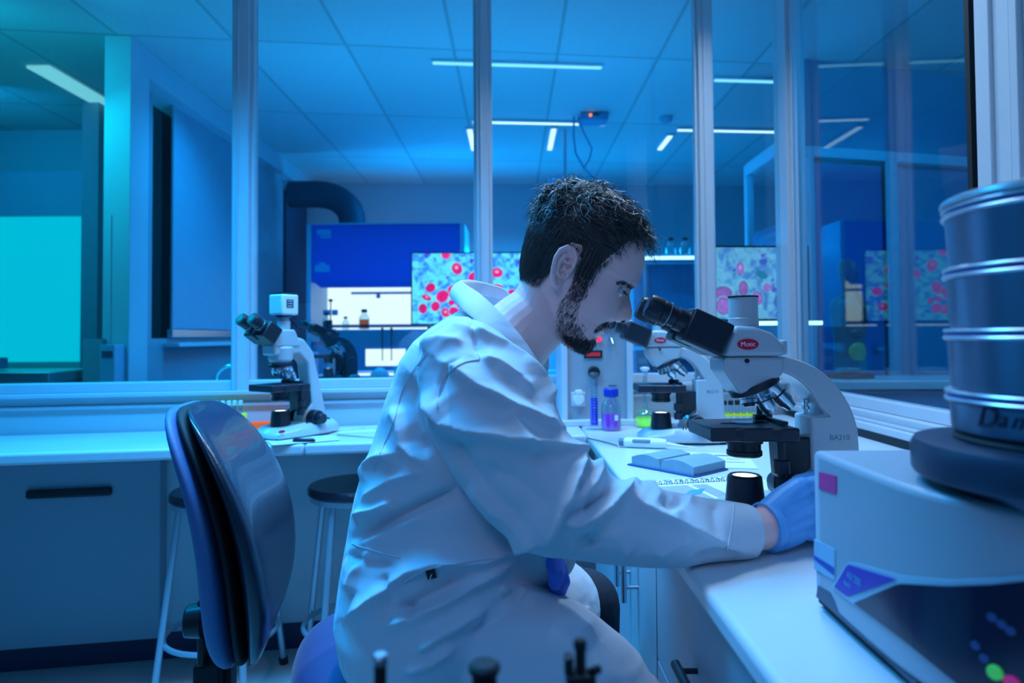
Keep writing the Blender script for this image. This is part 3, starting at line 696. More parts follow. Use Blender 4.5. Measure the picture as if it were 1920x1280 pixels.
    # condenser
    MB().lathe([(0.030, 0.150), (0.030, 0.140), (0.0265, 0.139), (0.0265, 0.128), (0.0285, 0.127), (0.0285, 0.120), (0.026, 0.118)], 36).build('condenser', scope_k, t)
    # stage bracket + drive knobs
    MB().prism([(0.050, 0.152), (0.104, 0.150), (0.104, 0.105), (0.080, 0.080), (0.055, 0.082), (0.052, 0.12)], -0.024, 0.024, 'y').build('stage_bracket', scope_k, t, 0.003)
    dk = MB().lathe([(0.0065, 0.152), (0.0065, 0.118), (0.013, 0.118), (0.0135, 0.098), (0.0075, 0.097), (0.0075, 0.090), (0.0125, 0.090), (0.0125, 0.072), (0.0105, 0.071)], 24, c=(0.042, -0.046, 0))
    dk.build('stage_drive_knobs', scope_k, t, smooth=40)
    binoc(t, roots, tip, 0.056, 1.0)
    return t
near = microscope('microscope', 'near white microscope with red oval badge on the side bench, at the man\'s eyes', (0.385, 1.115, W + 0.0005), radians(3), 'a', 'badged microscopes on the side bench')
far = dup(near, (0.448, 2.02, W + 0.0005), radians(-2), 'far white microscope with red oval badge beyond the near one, beside the green flask')
cams = microscope('microscope', 'white microscope with square camera on top, standing on the rear desk left of the man', (at_z(545, 812, W).x, 2.14, W + 0.0005), radians(57), 'b')
# ================================================================== REAR ROOM
blue_panel = mat('hood_blue', (0.035, 0.10, 0.62), 0.35, var=0.03)
hood_side = mat('hood_side', (0.25, 0.45, 0.60), 0.45)
mid_blue = mat('mid_blue_laminate', (0.10, 0.26, 0.44), 0.5)
warm_white = emis('lit_white_glow', (0.80, 0.97, 1.0), 1.15)
strip_glow = emis('strip_glow', (0.45, 0.92, 1.0), 2.2)
batten_glow = emis('batten_glow', (0.22, 0.72, 1.0), 1.25)
def bench(x0, x1, y0, y1, z, label, cm=None):
    t = thing('lab_bench', label, 'bench', ((x0 + x1) / 2, (y0 + y1) / 2, 0), 0, 'benches of the rear room')
    MB().box((0, 0, z - 0.02), (x1 - x0, y1 - y0, 0.04)).build('top', desk_white, t, 0.004)
    MB().box((0, 0.02, (z - 0.04) / 2), (x1 - x0 - 0.04, y1 - y0 - 0.06, z - 0.04)).build('cabinet_body', cm or mid_blue, t)
    return t
bench(-1.80, 0.85, 3.35, 3.80, 0.86, 'low lab bench right behind the rear glass, carrying the dark microscope')
bench(-1.25, 0.65, 4.15, 4.75, 0.86, 'blue lab bench under the wall-side reagent shelf in the rear room', mid_blue)
bench(0.78, 2.9, 4.72, 5.25, 0.97, 'pale lab bench at the right end of the rear room below the strip light')
bench(0.90, 1.45, 3.02, 3.32, 0.86, 'short bench behind the corner carrying the added monitor copy')
# raised reagent shelf
rs = thing('reagent_shelf', 'blue raised reagent shelf with the cell monitor and bottles on it', 'shelf', (-0.3, 4.38, 0.86))
MB().box((0, 0, 0.235), (1.80, 0.30, 0.105)).build('shelf_board', mid_blue, rs, 0.004)
for xx in (-0.86, -0.28, 0.3, 0.86): MB().box((xx, 0, 0.0915), (0.03, 0.26, 0.183)).build('upright', hood_side, rs)
lb = MB().box((-0.865, 4.56, 0.96), (0.27, 0.02, 0.115)).build('shelf_backlight', warm_white, None); tag(lb, 'bright white light panel under the left end of the reagent shelf', 'light')
tag(MB().box((-0.86, 4.20, 0.866), (0.24, 0.06, 0.010)).build('lit_paper', warm_white, None), 'glowing sheet of lit white paper lying at the front of the blue lab bench', 'light')  # paper under light, built as a glowing slab
# safety hood
hd_ = thing('safety_cabinet', 'wide biosafety cabinet with deep blue front and bright white work chamber', 'safety cabinet', (-1.065, 5.85, 0))
m_ = MB(); m_.add([(-0.615, -0.25, 1.56), (0.63, -0.25, 1.56), (0.63, -0.25, 2.045), (-0.615, -0.25, 2.045), (-0.615, -0.20, 1.56), (0.63, -0.20, 1.56), (0.63, -0.20, 2.045), (-0.615, -0.20, 2.045)], [(0, 1, 2, 3), (7, 6, 5, 4), (0, 4, 5, 1), (1, 5, 6, 2), (2, 6, 7, 3), (3, 7, 4, 0)])
m_.build('front_panel', blue_panel, hd_)
m_ = MB(); m_.add([(-0.60, -0.255, 1.565), (0.62, -0.255, 1.565), (0.62, -0.33, 1.51), (-0.52, -0.33, 1.51)], [(0, 1, 2, 3)]); m_.add([(-0.60, -0.245, 1.565), (0.62, -0.245, 1.565), (0.62, -0.32, 1.51), (-0.52, -0.32, 1.51)], [(3, 2, 1, 0)])
m_.build('sash_lip', mat('hood_blue_lip', (0.02, 0.10, 0.5), 0.35), hd_)
MB().box((0, 0.02, 2.052), (1.28, 0.60, 0.012)).build('top_plate', hood_side, hd_)
MB().box((-0.635, 0.0, 1.50), (0.035, 0.56, 1.10)).build('side_panel', hood_side, hd_)
MB().box((0.655, 0.0, 1.50), (0.035, 0.56, 1.10)).build('side_panel', hood_side, hd_)
MB().box((0.0, 0.24, 1.36), (1.24, 0.02, 0.44)).build('chamber_back', warm_white, hd_)  # back panel emits to give the light inside the chamber
MB().box((0.0, 0.226, 1.20), (1.24, 0.008, 0.03)).build('chamber_rail', mid_blue, hd_)
MB().box((0.10, 0.22, 1.50), (1.0, 0.012, 0.022)).cyl((-0.15, 0.20, 1.47), (-0.15, 0.22, 1.47), 0.02).build('lamp_housing', hood_side, hd_)
MB().box((0.0, -0.02, 1.10), (1.24, 0.52, 0.08)).build('work_surface', steel, hd_, 0.004)
MB().box((0.0, 0.0, 0.53), (1.22, 0.50, 1.06)).build('lower_cabinet', mid_blue, hd_)
tp = MB().box((-0.515, -0.2525, 1.985), (0.12, 0.003, 0.045)).build('type_label', mat('label_blue', (0.06, 0.38, 0.70), 0.5), hd_)
MB().box((-0.50, -0.2525, 1.945), (0.09, 0.003, 0.022)).build('type_label', MATS['label_blue'], hd_)
MB().box((-0.53, -0.2525, 1.68), (0.125, 0.003, 0.06)).box((-0.53, -0.2525, 1.72), (0.05, 0.003, 0.02)).build('notice_label', MATS['label_blue'], hd_)
# exhaust duct
pts = [(-1.40, 5.85, 2.062), (-1.40, 5.85, 2.12)] + [(-1.40 - 0.30 + 0.30 * cos(a), 5.85, 2.12 + 0.24 * sin(a)) for a in [radians(d) for d in range(12, 91, 13)]] + [(-1.95, 5.85, 2.36)]
tag(MB().tube(pts, 0.118, 24).build('exhaust_duct', mat('duct_dark', (0.02, 0.04, 0.08), 0.6), None), 'dark curved exhaust duct rising from the top of the biosafety cabinet', 'duct')

# monitors showing stained cells
def screen_grid(par, wd, hh, kind):
    nx, nz = 220, int(220 * hh / wd)
    r = np.random.RandomState(5 if kind == 'a' else 9)
    X, Z = np.meshgrid(np.linspace(0, wd, nx), np.linspace(0, hh, nz))
    def fbm(s, seed):
        q = np.random.RandomState(seed); tot = np.zeros_like(X); amp = 1
        for o in range(3):
            g = q.rand(64, 64); fx = X * s * 2 ** o; fz = Z * s * 2 ** o
            ix = fx.astype(int); iz = fz.astype(int); tx = fx - ix; tz = fz - iz; tx = tx * tx * (3 - 2 * tx); tz = tz * tz * (3 - 2 * tz)
            a = g[iz % 64, ix % 64]; b = g[iz % 64, (ix + 1) % 64]; c = g[(iz + 1) % 64, ix % 64]; d = g[(iz + 1) % 64, (ix + 1) % 64]
            tot += amp * ((a * (1 - tx) + b * tx) * (1 - tz) + (c * (1 - tx) + d * tx) * tz); amp *= 0.55
        return tot / 1.85
    n1 = fbm(34, 1); n2 = fbm(22, 2); n3 = fbm(70, 3)
    if kind == 'a':
        base = np.array([0.10, 0.62, 0.82]); dark = np.array([0.03, 0.20, 0.72]); spot = np.array([0.06, 0.02, 0.62])
    else:
        base = np.array([0.14, 0.48, 0.80]); dark = np.array([0.06, 0.24, 0.66]); spot = np.array([0.08, 0.10, 0.60])
    t = np.clip((n1 - 0.42) * 4, 0, 1)[..., None]; col = base * (1 - t) + dark * t
    t = np.clip((n2 - 0.68) * 9, 0, 1)[..., None]; col = col * (1 - t) + spot * t
    col = col * (0.85 + 0.3 * n3[..., None])
    if kind == 'a':
        red = (0.62, 0.005, 0.16)
        cells = [(0.31, 0.98, .035, .06, 0), (0.30, 0.98, .03, .05, 0), (0.405, 0.78, .040, .075, -.45), (0.165, 0.51, .040, .055, -.5), (0.365, 0.46, .040, .08, .55), (0.27, 0.385, .045, .08, .75),
                 (0.13, 0.37, .038, .034, .4), (0.355, 0.30, .026, .036, -.7), (0.21, 0.245, .033, .062, .35), (0.095, 0.215, .033, .06, -.05), (0.30, 0.155, .033, .056, -.1), (0.375, 0.17, .035, .06, -.3),
                 (0.425, 0.28, .02, .05, 0), (0.555, 0.67, .045, .05, -.6), (0.765, 0.72, .046, .060, 0), (0.76, 0.50, .05, .05, 0), (0.9, 0.42, .04, .05, 0), (0.62, 0.3, .04, .07, .4), (0.85, 0.2, .04, .05, .2)]
    else:
        red = (0.32, 0.16, 0.62)
        cells = [(0.08, 0.36, .10, .10, 0), (0.08, 0.18, .08, .12, 0), (0.27, 0.70, .042, .10, 0), (0.30, 0.43, .055, .11, 0), (0.45, 0.29, .06, .10, 0), (0.56, 0.44, .048, .06, -.5)]
    for i, (cx, cz, rx, rz_, an) in enumerate(cells):
        if kind == 'a': rx, rz_ = rx * 1.22, rz_ * 1.2
        dx = (X / wd - cx); dz = (Z / hh - cz) * hh / wd; rx_, rzz = rx, rz_ * hh / wd * 1.0
        u = dx * cos(an) - dz * sin(an); v = dx * sin(an) + dz * cos(an)
        d = np.sqrt((u / rx_) ** 2 + (v / rzz) ** 2) + 0.10 * (n2 - 0.5)
        k = np.clip((1.0 - d) * 9, 0, 1)[..., None]
        halo = np.exp(-((d - 1.12) / 0.10) ** 2)[..., None] * 0.35
        c = np.array(red) * (0.75 + 0.6 * n3[..., None]) * (1 if i % 3 else 0.82)
        if kind == 'b': c = c * (1 - 0.5 * np.exp(-((d - 0.92) / 0.07) ** 2))[..., None]
        col = col * (1 - halo) + halo * np.array([0.3, 0.85, 1.0]); col = col * (1 - k) + c * k
        if i % 4 == 2:
            q = np.exp(-(((u) / (rx_ * .25)) ** 2 + ((v - rzz * .2) / (rzz * .22)) ** 2))[..., None] * 0.7; col = col * (1 - q) + q * np.array([0.9, 0.75, 1.0])
    if kind == 'b':
        for cx, cz, rx, rz_, an, cc in ((0.50, 0.62, .075, .055, .5, (0.02, 0.22, 0.42)), (0.52, 0.80, .05, .045, 0, (0.05, 0.12, 0.62)), (0.68, 0.25, .055, .10, .2, (0.06, 0.14, 0.50)), (0.70, 0.06, .06, .08, -.3, (0.06, 0.14, 0.50))):
            u = (X / wd - cx) * cos(an) - (Z / hh - cz) * hh / wd * sin(an); v = (X / wd - cx) * sin(an) + (Z / hh - cz) * hh / wd * cos(an)
            k = np.clip((1 - np.sqrt((u / rx) ** 2 + (v / rz_ * wd / hh) ** 2)) * 7, 0, 1)[..., None]; col = col * (1 - k) + np.array(cc) * k
    me = bpy.data.meshes.new('picture')
    vs = np.stack([X - wd / 2, np.zeros_like(X), Z], -1).reshape(-1, 3)
    idx = np.arange(nx * nz).reshape(nz, nx)
    f = np.stack([idx[:-1, :-1], idx[:-1, 1:], idx[1:, 1:], idx[1:, :-1]], -1).reshape(-1, 4)
    me.from_pydata(vs.tolist(), [], f.tolist())
    ca = me.color_attributes.new('cells', 'FLOAT_COLOR', 'POINT')
    ca.data.foreach_set('color', np.concatenate([col.reshape(-1, 3), np.ones((nx * nz, 1))], 1).astype(np.float32).ravel())
    m = bpy.data.materials.new('screen_picture_' + kind); m.use_nodes = True; nt = m.node_tree; p = nt.nodes['Principled BSDF']
    a = nt.nodes.new('ShaderNodeVertexColor'); a.layer_name = 'cells'
    p.inputs['Base Color'].default_value = (0.01, 0.01, 0.01, 1); p.inputs['Roughness'].default_value = 0.3
    nt.links.new(a.outputs[0], p.inputs['Emission Color']); p.inputs['Emission Strength'].default_value = 1.35 if kind == 'a' else 0.85
    me.materials.append(m)
    o = bpy.data.objects.new('picture', me); C.objects.link(o); o.parent = par
    return o
def monitor(label, loc, rz, wd, hh, kind, legs, leg_h):
    t = thing('monitor', label, 'monitor', loc, rz)
    cas = MB().box((0, 0.02, leg_h + hh / 2), (wd + 0.014, 0.034, hh + 0.016)).build('casing', black, t, 0.004)
    pc = screen_grid(t, wd, hh, kind); pc.location = (0, 0.0015, leg_h)
    bz = MB()
    for s in (-1, 1): bz.box((s * (wd / 2 + 0.003), 0.0, leg_h + hh / 2), (0.008, 0.006, hh + 0.014))
    for s in (0, 1): bz.box((0, 0.0, leg_h + s * hh + (0.003 if s else -0.003)), (wd, 0.006, 0.008))
    bz.build('bezel', black, t)
    for lx in legs: MB().box((lx, 0.02, (leg_h - 0.008) / 2), (0.016, 0.10, leg_h - 0.008)).build('foot', black, t, 0.002)
    return t
monitor('large monitor on the reagent shelf showing magenta cells on pale blue', (-0.285, 4.30, 1.1475), radians(2), 0.715, 0.455, 'a', (-0.25, 0.25), 0.035)
monitor('washed-out monitor copy behind the corner glass, standing for a mirror reflection with lilac cells', (1.165, 3.10, 0.8605), radians(4), 0.44, 0.335, 'b', (-0.12, 0.12), 0.31)  # built as a screen, but stands for a reflection in the glass
lt = thing('strip_lamp', 'white strip lamp just below the corner monitor copy behind the glass', 'lamp', (1.25, 3.045, 0.8605))
MB().box((0, 0.006, 0.29), (0.34, 0.014, 0.018)).build('light_bar', strip_glow, lt, 0.003)
MB().box((-0.15, 0.012, 0.14), (0.01, 0.01, 0.282)).build('stand', steel, lt); MB().box((0.15, 0.012, 0.14), (0.01, 0.01, 0.282)).build('stand', steel, lt)

# glassware on the reagent shelf
def bottle(x, y, z, r, h, label, liq=None, capm=None, grp=None, lv=0.5):
    t = thing('bottle', label, 'bottle', (x, y, z), 0, grp)
    MB().lathe([(0.0005, 0), (r, 0.002), (r, h * 0.58), (r * 0.45, h * 0.80), (r * 0.42, h * 0.88), (r * 0.36, h * 0.88), (r * 0.38, h * 0.79), (r * 0.9, h * 0.57), (r * 0.9, 0.004), (0.0005, 0.004)], 20, caps=False).build('glass', glass_t, t)
    if liq: MB().lathe([(0.0005, 0.0045), (r * 0.88, 0.005), (r * 0.88, h * lv), (0.0005, h * lv)], 20, caps=False).build('liquid', liq, t)
    MB().lathe([(r * 0.55, h * 0.85), (r * 0.55, h), (r * 0.5, h * 1.01)], 20).build('cap', capm or black, t)
    return t
zs_ = 1.1485
bottle(at_y(683, 617, 4.27).x, 4.27, zs_, 0.034, 0.128, 'glass bottle of orange-brown liquid with dark cap on the reagent shelf', glass('amber_liquid', (0.75, 0.30, 0.12), 1.3), black)
bottle(at_y(648, 617, 4.36).x, 4.36, zs_, 0.022, 0.085, 'small clear bottle left of the orange-brown bottle on the reagent shelf')
bottle(at_y(612, 617, 4.33).x, 4.33, zs_, 0.026, 0.11, 'dark-filled small bottle at the left end of the reagent shelf', liquid('dark_blue_liquid', (0.01, 0.05, 0.12)), black)
bottle(at_y(1255, 487, 5.0).x, 4.95, 1.6965, 0.036, 0.125, 'clear bottle with dark cap on the lit shelf, the left one of two', None, black)
bottle(at_y(1281, 487, 5.0).x, 4.95, 1.6965, 0.036, 0.125, 'clear bottle with dark cap on the lit shelf, the right one of two', None, black)
def tiny_scope(px, label, y, z, k=0.42):
    x = at_y(px, 617, y).x
    t = thing('pipette_stand', label, 'pipette stand', (x, y, z))
    MB().cyl((0, 0, 0), (0, 0, 0.006), 0.035).build('base', black, t)
    MB().cyl((0, 0, 0.006), (0, 0, 0.19), 0.004).build('rod', black, t)
    MB().lathe([(0.012, 0.188), (0.016, 0.20), (0.004, 0.206)], 16).build('knob', black, t)
    MB().box((-0.028, 0, 0.115), (0.042, 0.02, 0.036)).build('holder', mid_blue, t); MB().box((0.028, 0, 0.115), (0.036, 0.02, 0.036)).build('holder', mid_blue, t)
tiny_scope(620, 'dark rod stand with two square holders on the reagent shelf', 4.42, zs_)
for px, lab in ((717, 'dark long spatula hanging on the front of the reagent shelf, left of the two'), (734, 'dark long spatula hanging on the front of the reagent shelf, right of the two')):
    x = at_y(px, 640, 4.22).x
    m_ = MB().tube([(x, 4.229, 1.135), (x, 4.222, 1.14), (x, 4.218, 1.12), (x, 4.219, 0.95)], 0.0035, 8).sph((x, 4.218, 1.148), (0.008, 0.005, 0.012), 10, 8)
    tag(m_.build('spatula', black), lab, 'spatula', 'spatulas hanging on the reagent shelf')
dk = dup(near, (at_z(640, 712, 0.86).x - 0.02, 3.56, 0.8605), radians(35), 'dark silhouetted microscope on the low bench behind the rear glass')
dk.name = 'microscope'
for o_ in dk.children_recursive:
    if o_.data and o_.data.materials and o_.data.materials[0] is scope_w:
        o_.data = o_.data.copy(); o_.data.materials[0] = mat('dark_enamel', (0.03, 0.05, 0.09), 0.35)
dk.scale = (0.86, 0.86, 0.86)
# bits on the low rear bench
def rearbox(px0, px1, py0, y, label, m, name='equipment_box', cat='box'):
    a = at_y(px0, 700, y).x; b = at_y(px1, 700, y).x; z1 = at_y((px0 + px1) / 2, py0, y).z
    t = thing(name, label, cat, ((a + b) / 2, y, 0.8605)); h_ = z1 - 0.8605
    MB().box((0, 0, h_ / 2), (b - a, 0.12, h_)).build('body', m, t, 0.006)
    MB().box((0, -0.061, h_ * 0.65), ((b - a) * 0.6, 0.003, h_ * 0.2)).build('front_plate', steel, t)
    return t
rearbox(572, 592, 660, 3.72, 'small dark blue box left of the dark microscope behind the glass', mid_blue)
rearbox(742, 775, 685, 3.55, 'low pale box behind the glass next to the man\'s back', hood_side)
rearbox(1188, 1215, 655, 3.6, 'dark blue box behind the glass beside the control unit', mid_blue)
tag(MB().lathe([(0.055, 0.0), (0.055, 0.02), (0.045, 0.05), (0.025, 0.07), (0.004, 0.078)], 24).build('glass_dome', hood_side), 'blue domed cover on the low bench behind the glass', 'cover').location = (at_y(712, 700, 3.55).x, 3.55, 0.8605)
# lit shelf at the right of the rear room
ls = thing('wall_shelf', 'long wall shelf with glowing strip light along its front edge in the rear room', 'shelf', (1.62, 5.0, 1.66))
MB().box((0, 0.06, 0.018), (1.35, 0.22, 0.035)).build('board', hood_side, ls)
MB().box((0, -0.057, 0.012), (1.35, 0.012, 0.022)).build('light_strip', strip_glow, ls)
for s in (-0.6, 0.0, 0.6): MB().box((s, 0.12, -0.34), (0.02, 0.02, 0.68)).build('support_post', steel, ls)
MB().box((0, 0.165, -0.33), (1.35, 0.01, 0.64)).build('back_panel', mid_blue, ls)
# tall storage cabinets beneath it
# ceiling battens
def batten(x0, x1, y, label, along=None, glow=None):
    glow = glow or batten_glow
    if along is None:
        ln = x1 - x0; t = thing('ceiling_batten', label, 'ceiling light', ((x0 + x1) / 2, y, HC - 0.001), radians(5), 'linear lights on the ceiling')
        MB().box((0, 0, -0.008), (ln, 0.045, 0.014)).build('housing', white_frame, t); MB().box((0, 0, -0.019), (ln - 0.02, 0.022, 0.008)).build('diffuser', glow, t)
    else:
        t = thing('ceiling_batten', label, 'ceiling light', (x0, y, HC - 0.001), 0, 'linear lights on the ceiling')
        MB().box((0, along / 2, -0.008), (0.07, along, 0.014)).build('housing', white_frame, t); MB().box((0, along / 2, -0.019), (0.036, along - 0.02, 0.008)).build('diffuser', glow, t)
bright_b = emis('bright_batten', (0.55, 0.86, 1.0), 1.6)
batten(-0.46, 0.55, 3.86, 'thin ceiling light nearest the rear glass, above the man')
batten(-0.29, 0.72, 4.93, 'thin bright ceiling light in front of the ceiling camera', None, bright_b)
batten(-0.315, 0, 5.06, 'short ceiling light running away at the left end of the bright batten', 0.58, bright_b)
batten(0.33, 0, 5.06, 'short ceiling light running away from the middle of the bright batten', 0.58, bright_b)
batten(1.28, 2.13, 5.15, 'thin ceiling light seen through the pane left of the corner post', None, bright_b)
batten(1.27, 0, 5.26, 'short ceiling light running away near the smoke detector', 0.40, bright_b)
batten(1.26, 2.24, 4.15, 'thin dim ceiling light crossing behind the corner post')
# ceiling devices
pj = thing('ceiling_camera', 'small dark ceiling camera unit with an orange light and hanging cables', 'camera', (0.60, 4.80, HC - 0.001))
MB().box((0, 0, -0.03), (0.20, 0.16, 0.055)).build('housing', mid_blue, pj, 0.01)
MB().cyl((-0.03, -0.081, -0.028), (-0.03, -0.092, -0.028), 0.010).build('indicator', emis('orange_led', (1.0, 0.25, 0.05), 1.6), pj)
MB().box((0.01, -0.084, -0.022), (0.05, 0.008, 0.012)).build('sensor_bar', black, pj)
tag(MB().tube([(0.46, 4.80, 2.69), (0.455, 4.80, 2.55), (0.47, 4.80, 2.42), (0.53, 4.80, 2.31), (0.60, 4.80, 2.24)], 0.007, 8).build('hanging_cable', mid_blue), 'thick blue cable hanging from the ceiling above the man\'s head, left strand', 'cable')
tag(MB().tube([(0.49, 4.82, 2.69), (0.53, 4.82, 2.58), (0.59, 4.82, 2.46), (0.57, 4.82, 2.38), (0.53, 4.82, 2.32)], 0.006, 8).build('hanging_cable', mid_blue), 'looped blue cable hanging from the ceiling above the man\'s head, right strand', 'cable')
pr = thing('projector', 'pale ceiling projector on a thin pole just above the man\'s hair', 'projector', (0.42, 5.15, HC - 0.001))
MB().cyl((0, 0, 0), (0, 0, -0.36), 0.013).build('pole', hood_side, pr)
MB().box((0, 0, -0.42), (0.26, 0.24, 0.10)).build('body', hood_side, pr, 0.02, 3)
MB().cyl((0.05, -0.12, -0.42), (0.05, -0.14, -0.42), 0.03).build('lens', black, pr)
tag(MB().lathe([(0.05, 0), (0.05, -0.02), (0.035, -0.04), (0.01, -0.045)], 24).build('smoke_detector', hood_side), 'small round smoke detector on the rear-room ceiling', 'smoke detector').location = (1.14, 4.86, HC - 0.0005)
tag(MB().box((0, 0, -0.008), (0.07, 0.95, 0.014)).build('ceiling_panel_light', emis('panel_glow', (0.22, 0.75, 0.85), 0.75)), 'long glowing ceiling panel light in the left neighbouring room', 'ceiling light').location = (-2.76, 4.33, HC - 0.0005)
bpy.data.objects['ceiling_panel_light'].scale = (1.9, 1, 1)
# tap behind the sill
fc = thing('tap', 'curved chrome tap rising behind the sill of the left window pane', 'tap', (-1.47, 3.5, 0.8605))
MB().tube([(0.085 * cos(a), 0, 0.02 + 0.075 * sin(a)) for a in [pi * i / 14 for i in range(15)]] + [(-0.085, 0, -0.0)], 0.010, 12).build('spout', chrome, fc)
MB().lathe([(0.02, 0), (0.02, 0.012), (0.012, 0.02)], 20, c=(-0.085, 0, 0)).build('base', chrome, fc)
# left neighbouring room counter
t = thing('side_counter', 'long pale counter in the left neighbouring room seen over the sill', 'counter', (-3.05, 3.45, 0))
MB().box((0, 0, 0.915), (1.62, 0.45, 0.05)).build('top', steel, t, 0.003); MB().box((0, 0.02, 0.445), (1.58, 0.38, 0.888)).build('body', panel_grey, t)
t = thing('flat_device', 'long flat dark device lying on the counter in the left neighbouring room', 'device', (-3.05, 3.45, 0.9405))
MB().box((0.16, 0, 0.035), (0.42, 0.2, 0.06)).build('body', mid_blue, t, 0.005); MB().box((0.0, 0.02, 0.075), (0.30, 0.15, 0.018)).build('lid', hood_side, t, 0.004); MB().cyl((-0.06, -0.06, 0.003), (-0.06, -0.06, 0.06), 0.028).build('knob', blackm, t)
t = thing('steel_locker', 'narrow steel locker with a small vent grille at the edge of the left room', 'locker', (-2.055, 3.43, 0))
MB().box((0, 0, 0.535), (0.075, 0.09, 1.07)).build('body', hood_side, t, 0.003)
g_ = MB(); [g_.box((0.0, -0.047, 1.035 - 0.009 * k), (0.055, 0.003, 0.004)) for k in range(4)]; g_.build('vent_grille', navy_base, t)

# right neighbouring room: open glass door leaf with sign, far wall with door
df = mat('door_frame_paint', (0.40, 0.62, 0.74), 0.45)
gd = thing('glass_door_leaf', 'open glass door leaf in pale frame carrying the dark blue sign', 'door leaf', (1.39, 3.38, 0))
m_ = MB(); m_.box((0, 0.03, 1.05), (0.04, 0.05, 2.08)); m_.box((0, 0.50, 1.05), (0.04, 0.05, 2.08)); m_.box((0, 0.265, 2.06), (0.04, 0.42, 0.07)); m_.box((0, 0.265, 0.05), (0.04, 0.42, 0.08))
m_.build('door_frame', df, gd, 0.003)
MB().box((0, 0.265, 1.06), (0.006, 0.42, 1.93)).build('door_glass', pane, gd)
sg = thing('door_sign', 'dark blue lettered sign fixed on the open glass door leaf', 'sign', (1.363, 3.50, 1.60))
MB().box((0, 0, 0), (0.006, 0.50, 0.13)).build('sign_plate', mat('sign_navy', (0.02, 0.05, 0.24), 0.4), sg)
lt_b = mat('sign_lettering', (0.25, 0.55, 0.85), 0.5)
text('Laboratório de', 'sign_lettering', 0.036, lt_b, sg, frame_M((-0.0035, 0.03, 0.020), (0, -1, 0), (0, 0, 1)))
text('Análise Farmacêutica', 'sign_lettering', 0.036, lt_b, sg, frame_M((-0.0035, 0.03, -0.018), (0, -1, 0), (0, 0, 1)))
w2 = mat('right_room_wall', (0.16, 0.34, 0.50), 0.8)
def wy(x): return 3.40 + 0.24 * x
def wbox(mb, x0, x1, a0, a1, z0, z1):
    vs = []
    for z in (z0, z1):
        for x, a in ((x0, a0), (x1, a0), (x1, a1), (x0, a1)): vs.append((x, wy(x) + a, z))
    return mb.add(vs, [(3, 2, 1, 0), (4, 5, 6, 7), (0, 1, 5, 4), (1, 2, 6, 5), (2, 3, 7, 6), (3, 0, 4, 7)])
m_ = MB(); wbox(m_, 1.72, 3.6, 0.06, 0.12, 0, 2.12); struct('wall_side_right', m_, w2)
m_ = MB(); wbox(m_, 1.70, 3.6, -0.01, 0.10, 2.12, 2.18); struct('trim_15', m_, df, 0.003)
m_ = MB(); wbox(m_, 1.70, 3.6, 0.03, 0.08, 2.18, HC); struct('window_8', m_, mat('high_panel', (0.10, 0.24, 0.40), 0.3))
m_ = MB(); wbox(m_, 2.215, 2.30, -0.01, 0.06, 0, 2.12); struct('trim_16', m_, df, 0.003)
m_ = MB(); wbox(m_, 1.71, 1.745, -0.01, 0.06, 0, 2.12); struct('trim_17', m_, df, 0.003)
dd = MB(); wbox(dd, 1.748, 2.195, 0.0, 0.055, 0.01, 2.09); dr_ = struct('door_1', dd, mat('navy_door', (0.025, 0.15, 0.40), 0.4), 0.002)
dd = MB(); wbox(dd, 2.197, 2.211, -0.012, 0.058, 0.01, 2.112); wbox(dd, 1.75, 2.197, -0.006, 0.058, 2.095, 2.112); struct('trim_18', dd, blackm)
hdl = MB(); wbox(hdl, 2.12, 2.165, -0.035, -0.02, 1.0, 1.02); wbox(hdl, 2.15, 2.165, -0.03, 0.0, 1.0, 1.02); hdl.build('door_handle', steel, dr_)
m_ = MB(); wbox(m_, 2.9, 2.95, -0.01, 0.06, 0, 2.12); struct('trim_19', m_, df, 0.003)
t = thing('side_room_counter', 'counter in the right neighbouring room carrying the anatomical torso', 'counter', (2.1, 3.30, 0))
MB().box((0, 0, 0.86), (1.3, 0.42, 0.04)).build('top', desk_white, t, 0.003); MB().box((0, 0, 0.42), (1.26, 0.38, 0.84)).build('body', mid_blue, t)
# anatomical torso model
ts = thing('anatomical_torso', 'small anatomical torso model with bald head and open chest behind the right glass', 'anatomical model', (at_y(1592, 600, 3.3).x, 3.3, 0.8805), radians(20))
skn = mat('torso_plastic', (0.13, 0.14, 0.14), 0.45); org = mat('torso_organs', (0.25, 0.10, 0.09), 0.4, var=0.5, vscale=40); yo = mat('torso_yellow', (0.45, 0.42, 0.08), 0.4, var=0.3, vscale=40)
bm = bmesh.new()
def sect(z, rx, ry, cx=0, cy=0, n=24): return [bm.verts.new((cx + rx * cos(2 * pi * k / n), cy + ry * sin(2 * pi * k / n), z)) for k in range(n)]
rings_ = [sect(z, a, b, 0, c) for z, a, b, c in ((0.02, .085, .06, 0), (0.06, .092, .062, 0), (0.14, .080, .055, 0), (0.22, .088, .058, 0), (0.30, .105, .060, 0), (0.355, .120, .052, 0), (0.385, .105, .045, 0), (0.402, .060, .036, 0), (0.415, .030, .030, 0), (0.445, .026, .028, 0), (0.465, .030, .034, -.004), (0.485, .037, .042, -.006), (0.52, .044, .050, -.002), (0.555, .044, .050, 0.002), (0.58, .034, .040, 0.004), (0.592, .016, .02, 0.004))]
for a, b in zip(rings_[:-1], rings_[1:]):
    for k in range(24): bm.faces.new((a[k], a[(k + 1) % 24], b[(k + 1) % 24], b[k]))
bm.faces.new(rings_[0][::-1]); bm.faces.new(rings_[-1])
me = bpy.data.meshes.new('body'); bm.to_mesh(me); bm.free(); me.materials.append(skn); o = bpy.data.objects.new('body', me); C.objects.link(o); o.parent = ts
me.polygons.foreach_set('use_smooth', [True] * len(me.polygons)); o.modifiers.new('s', 'SUBSURF').levels = 1
MB().box((0, 0, 0.0105), (0.18, 0.13, 0.021)).build('base', blackm, ts, 0.004)
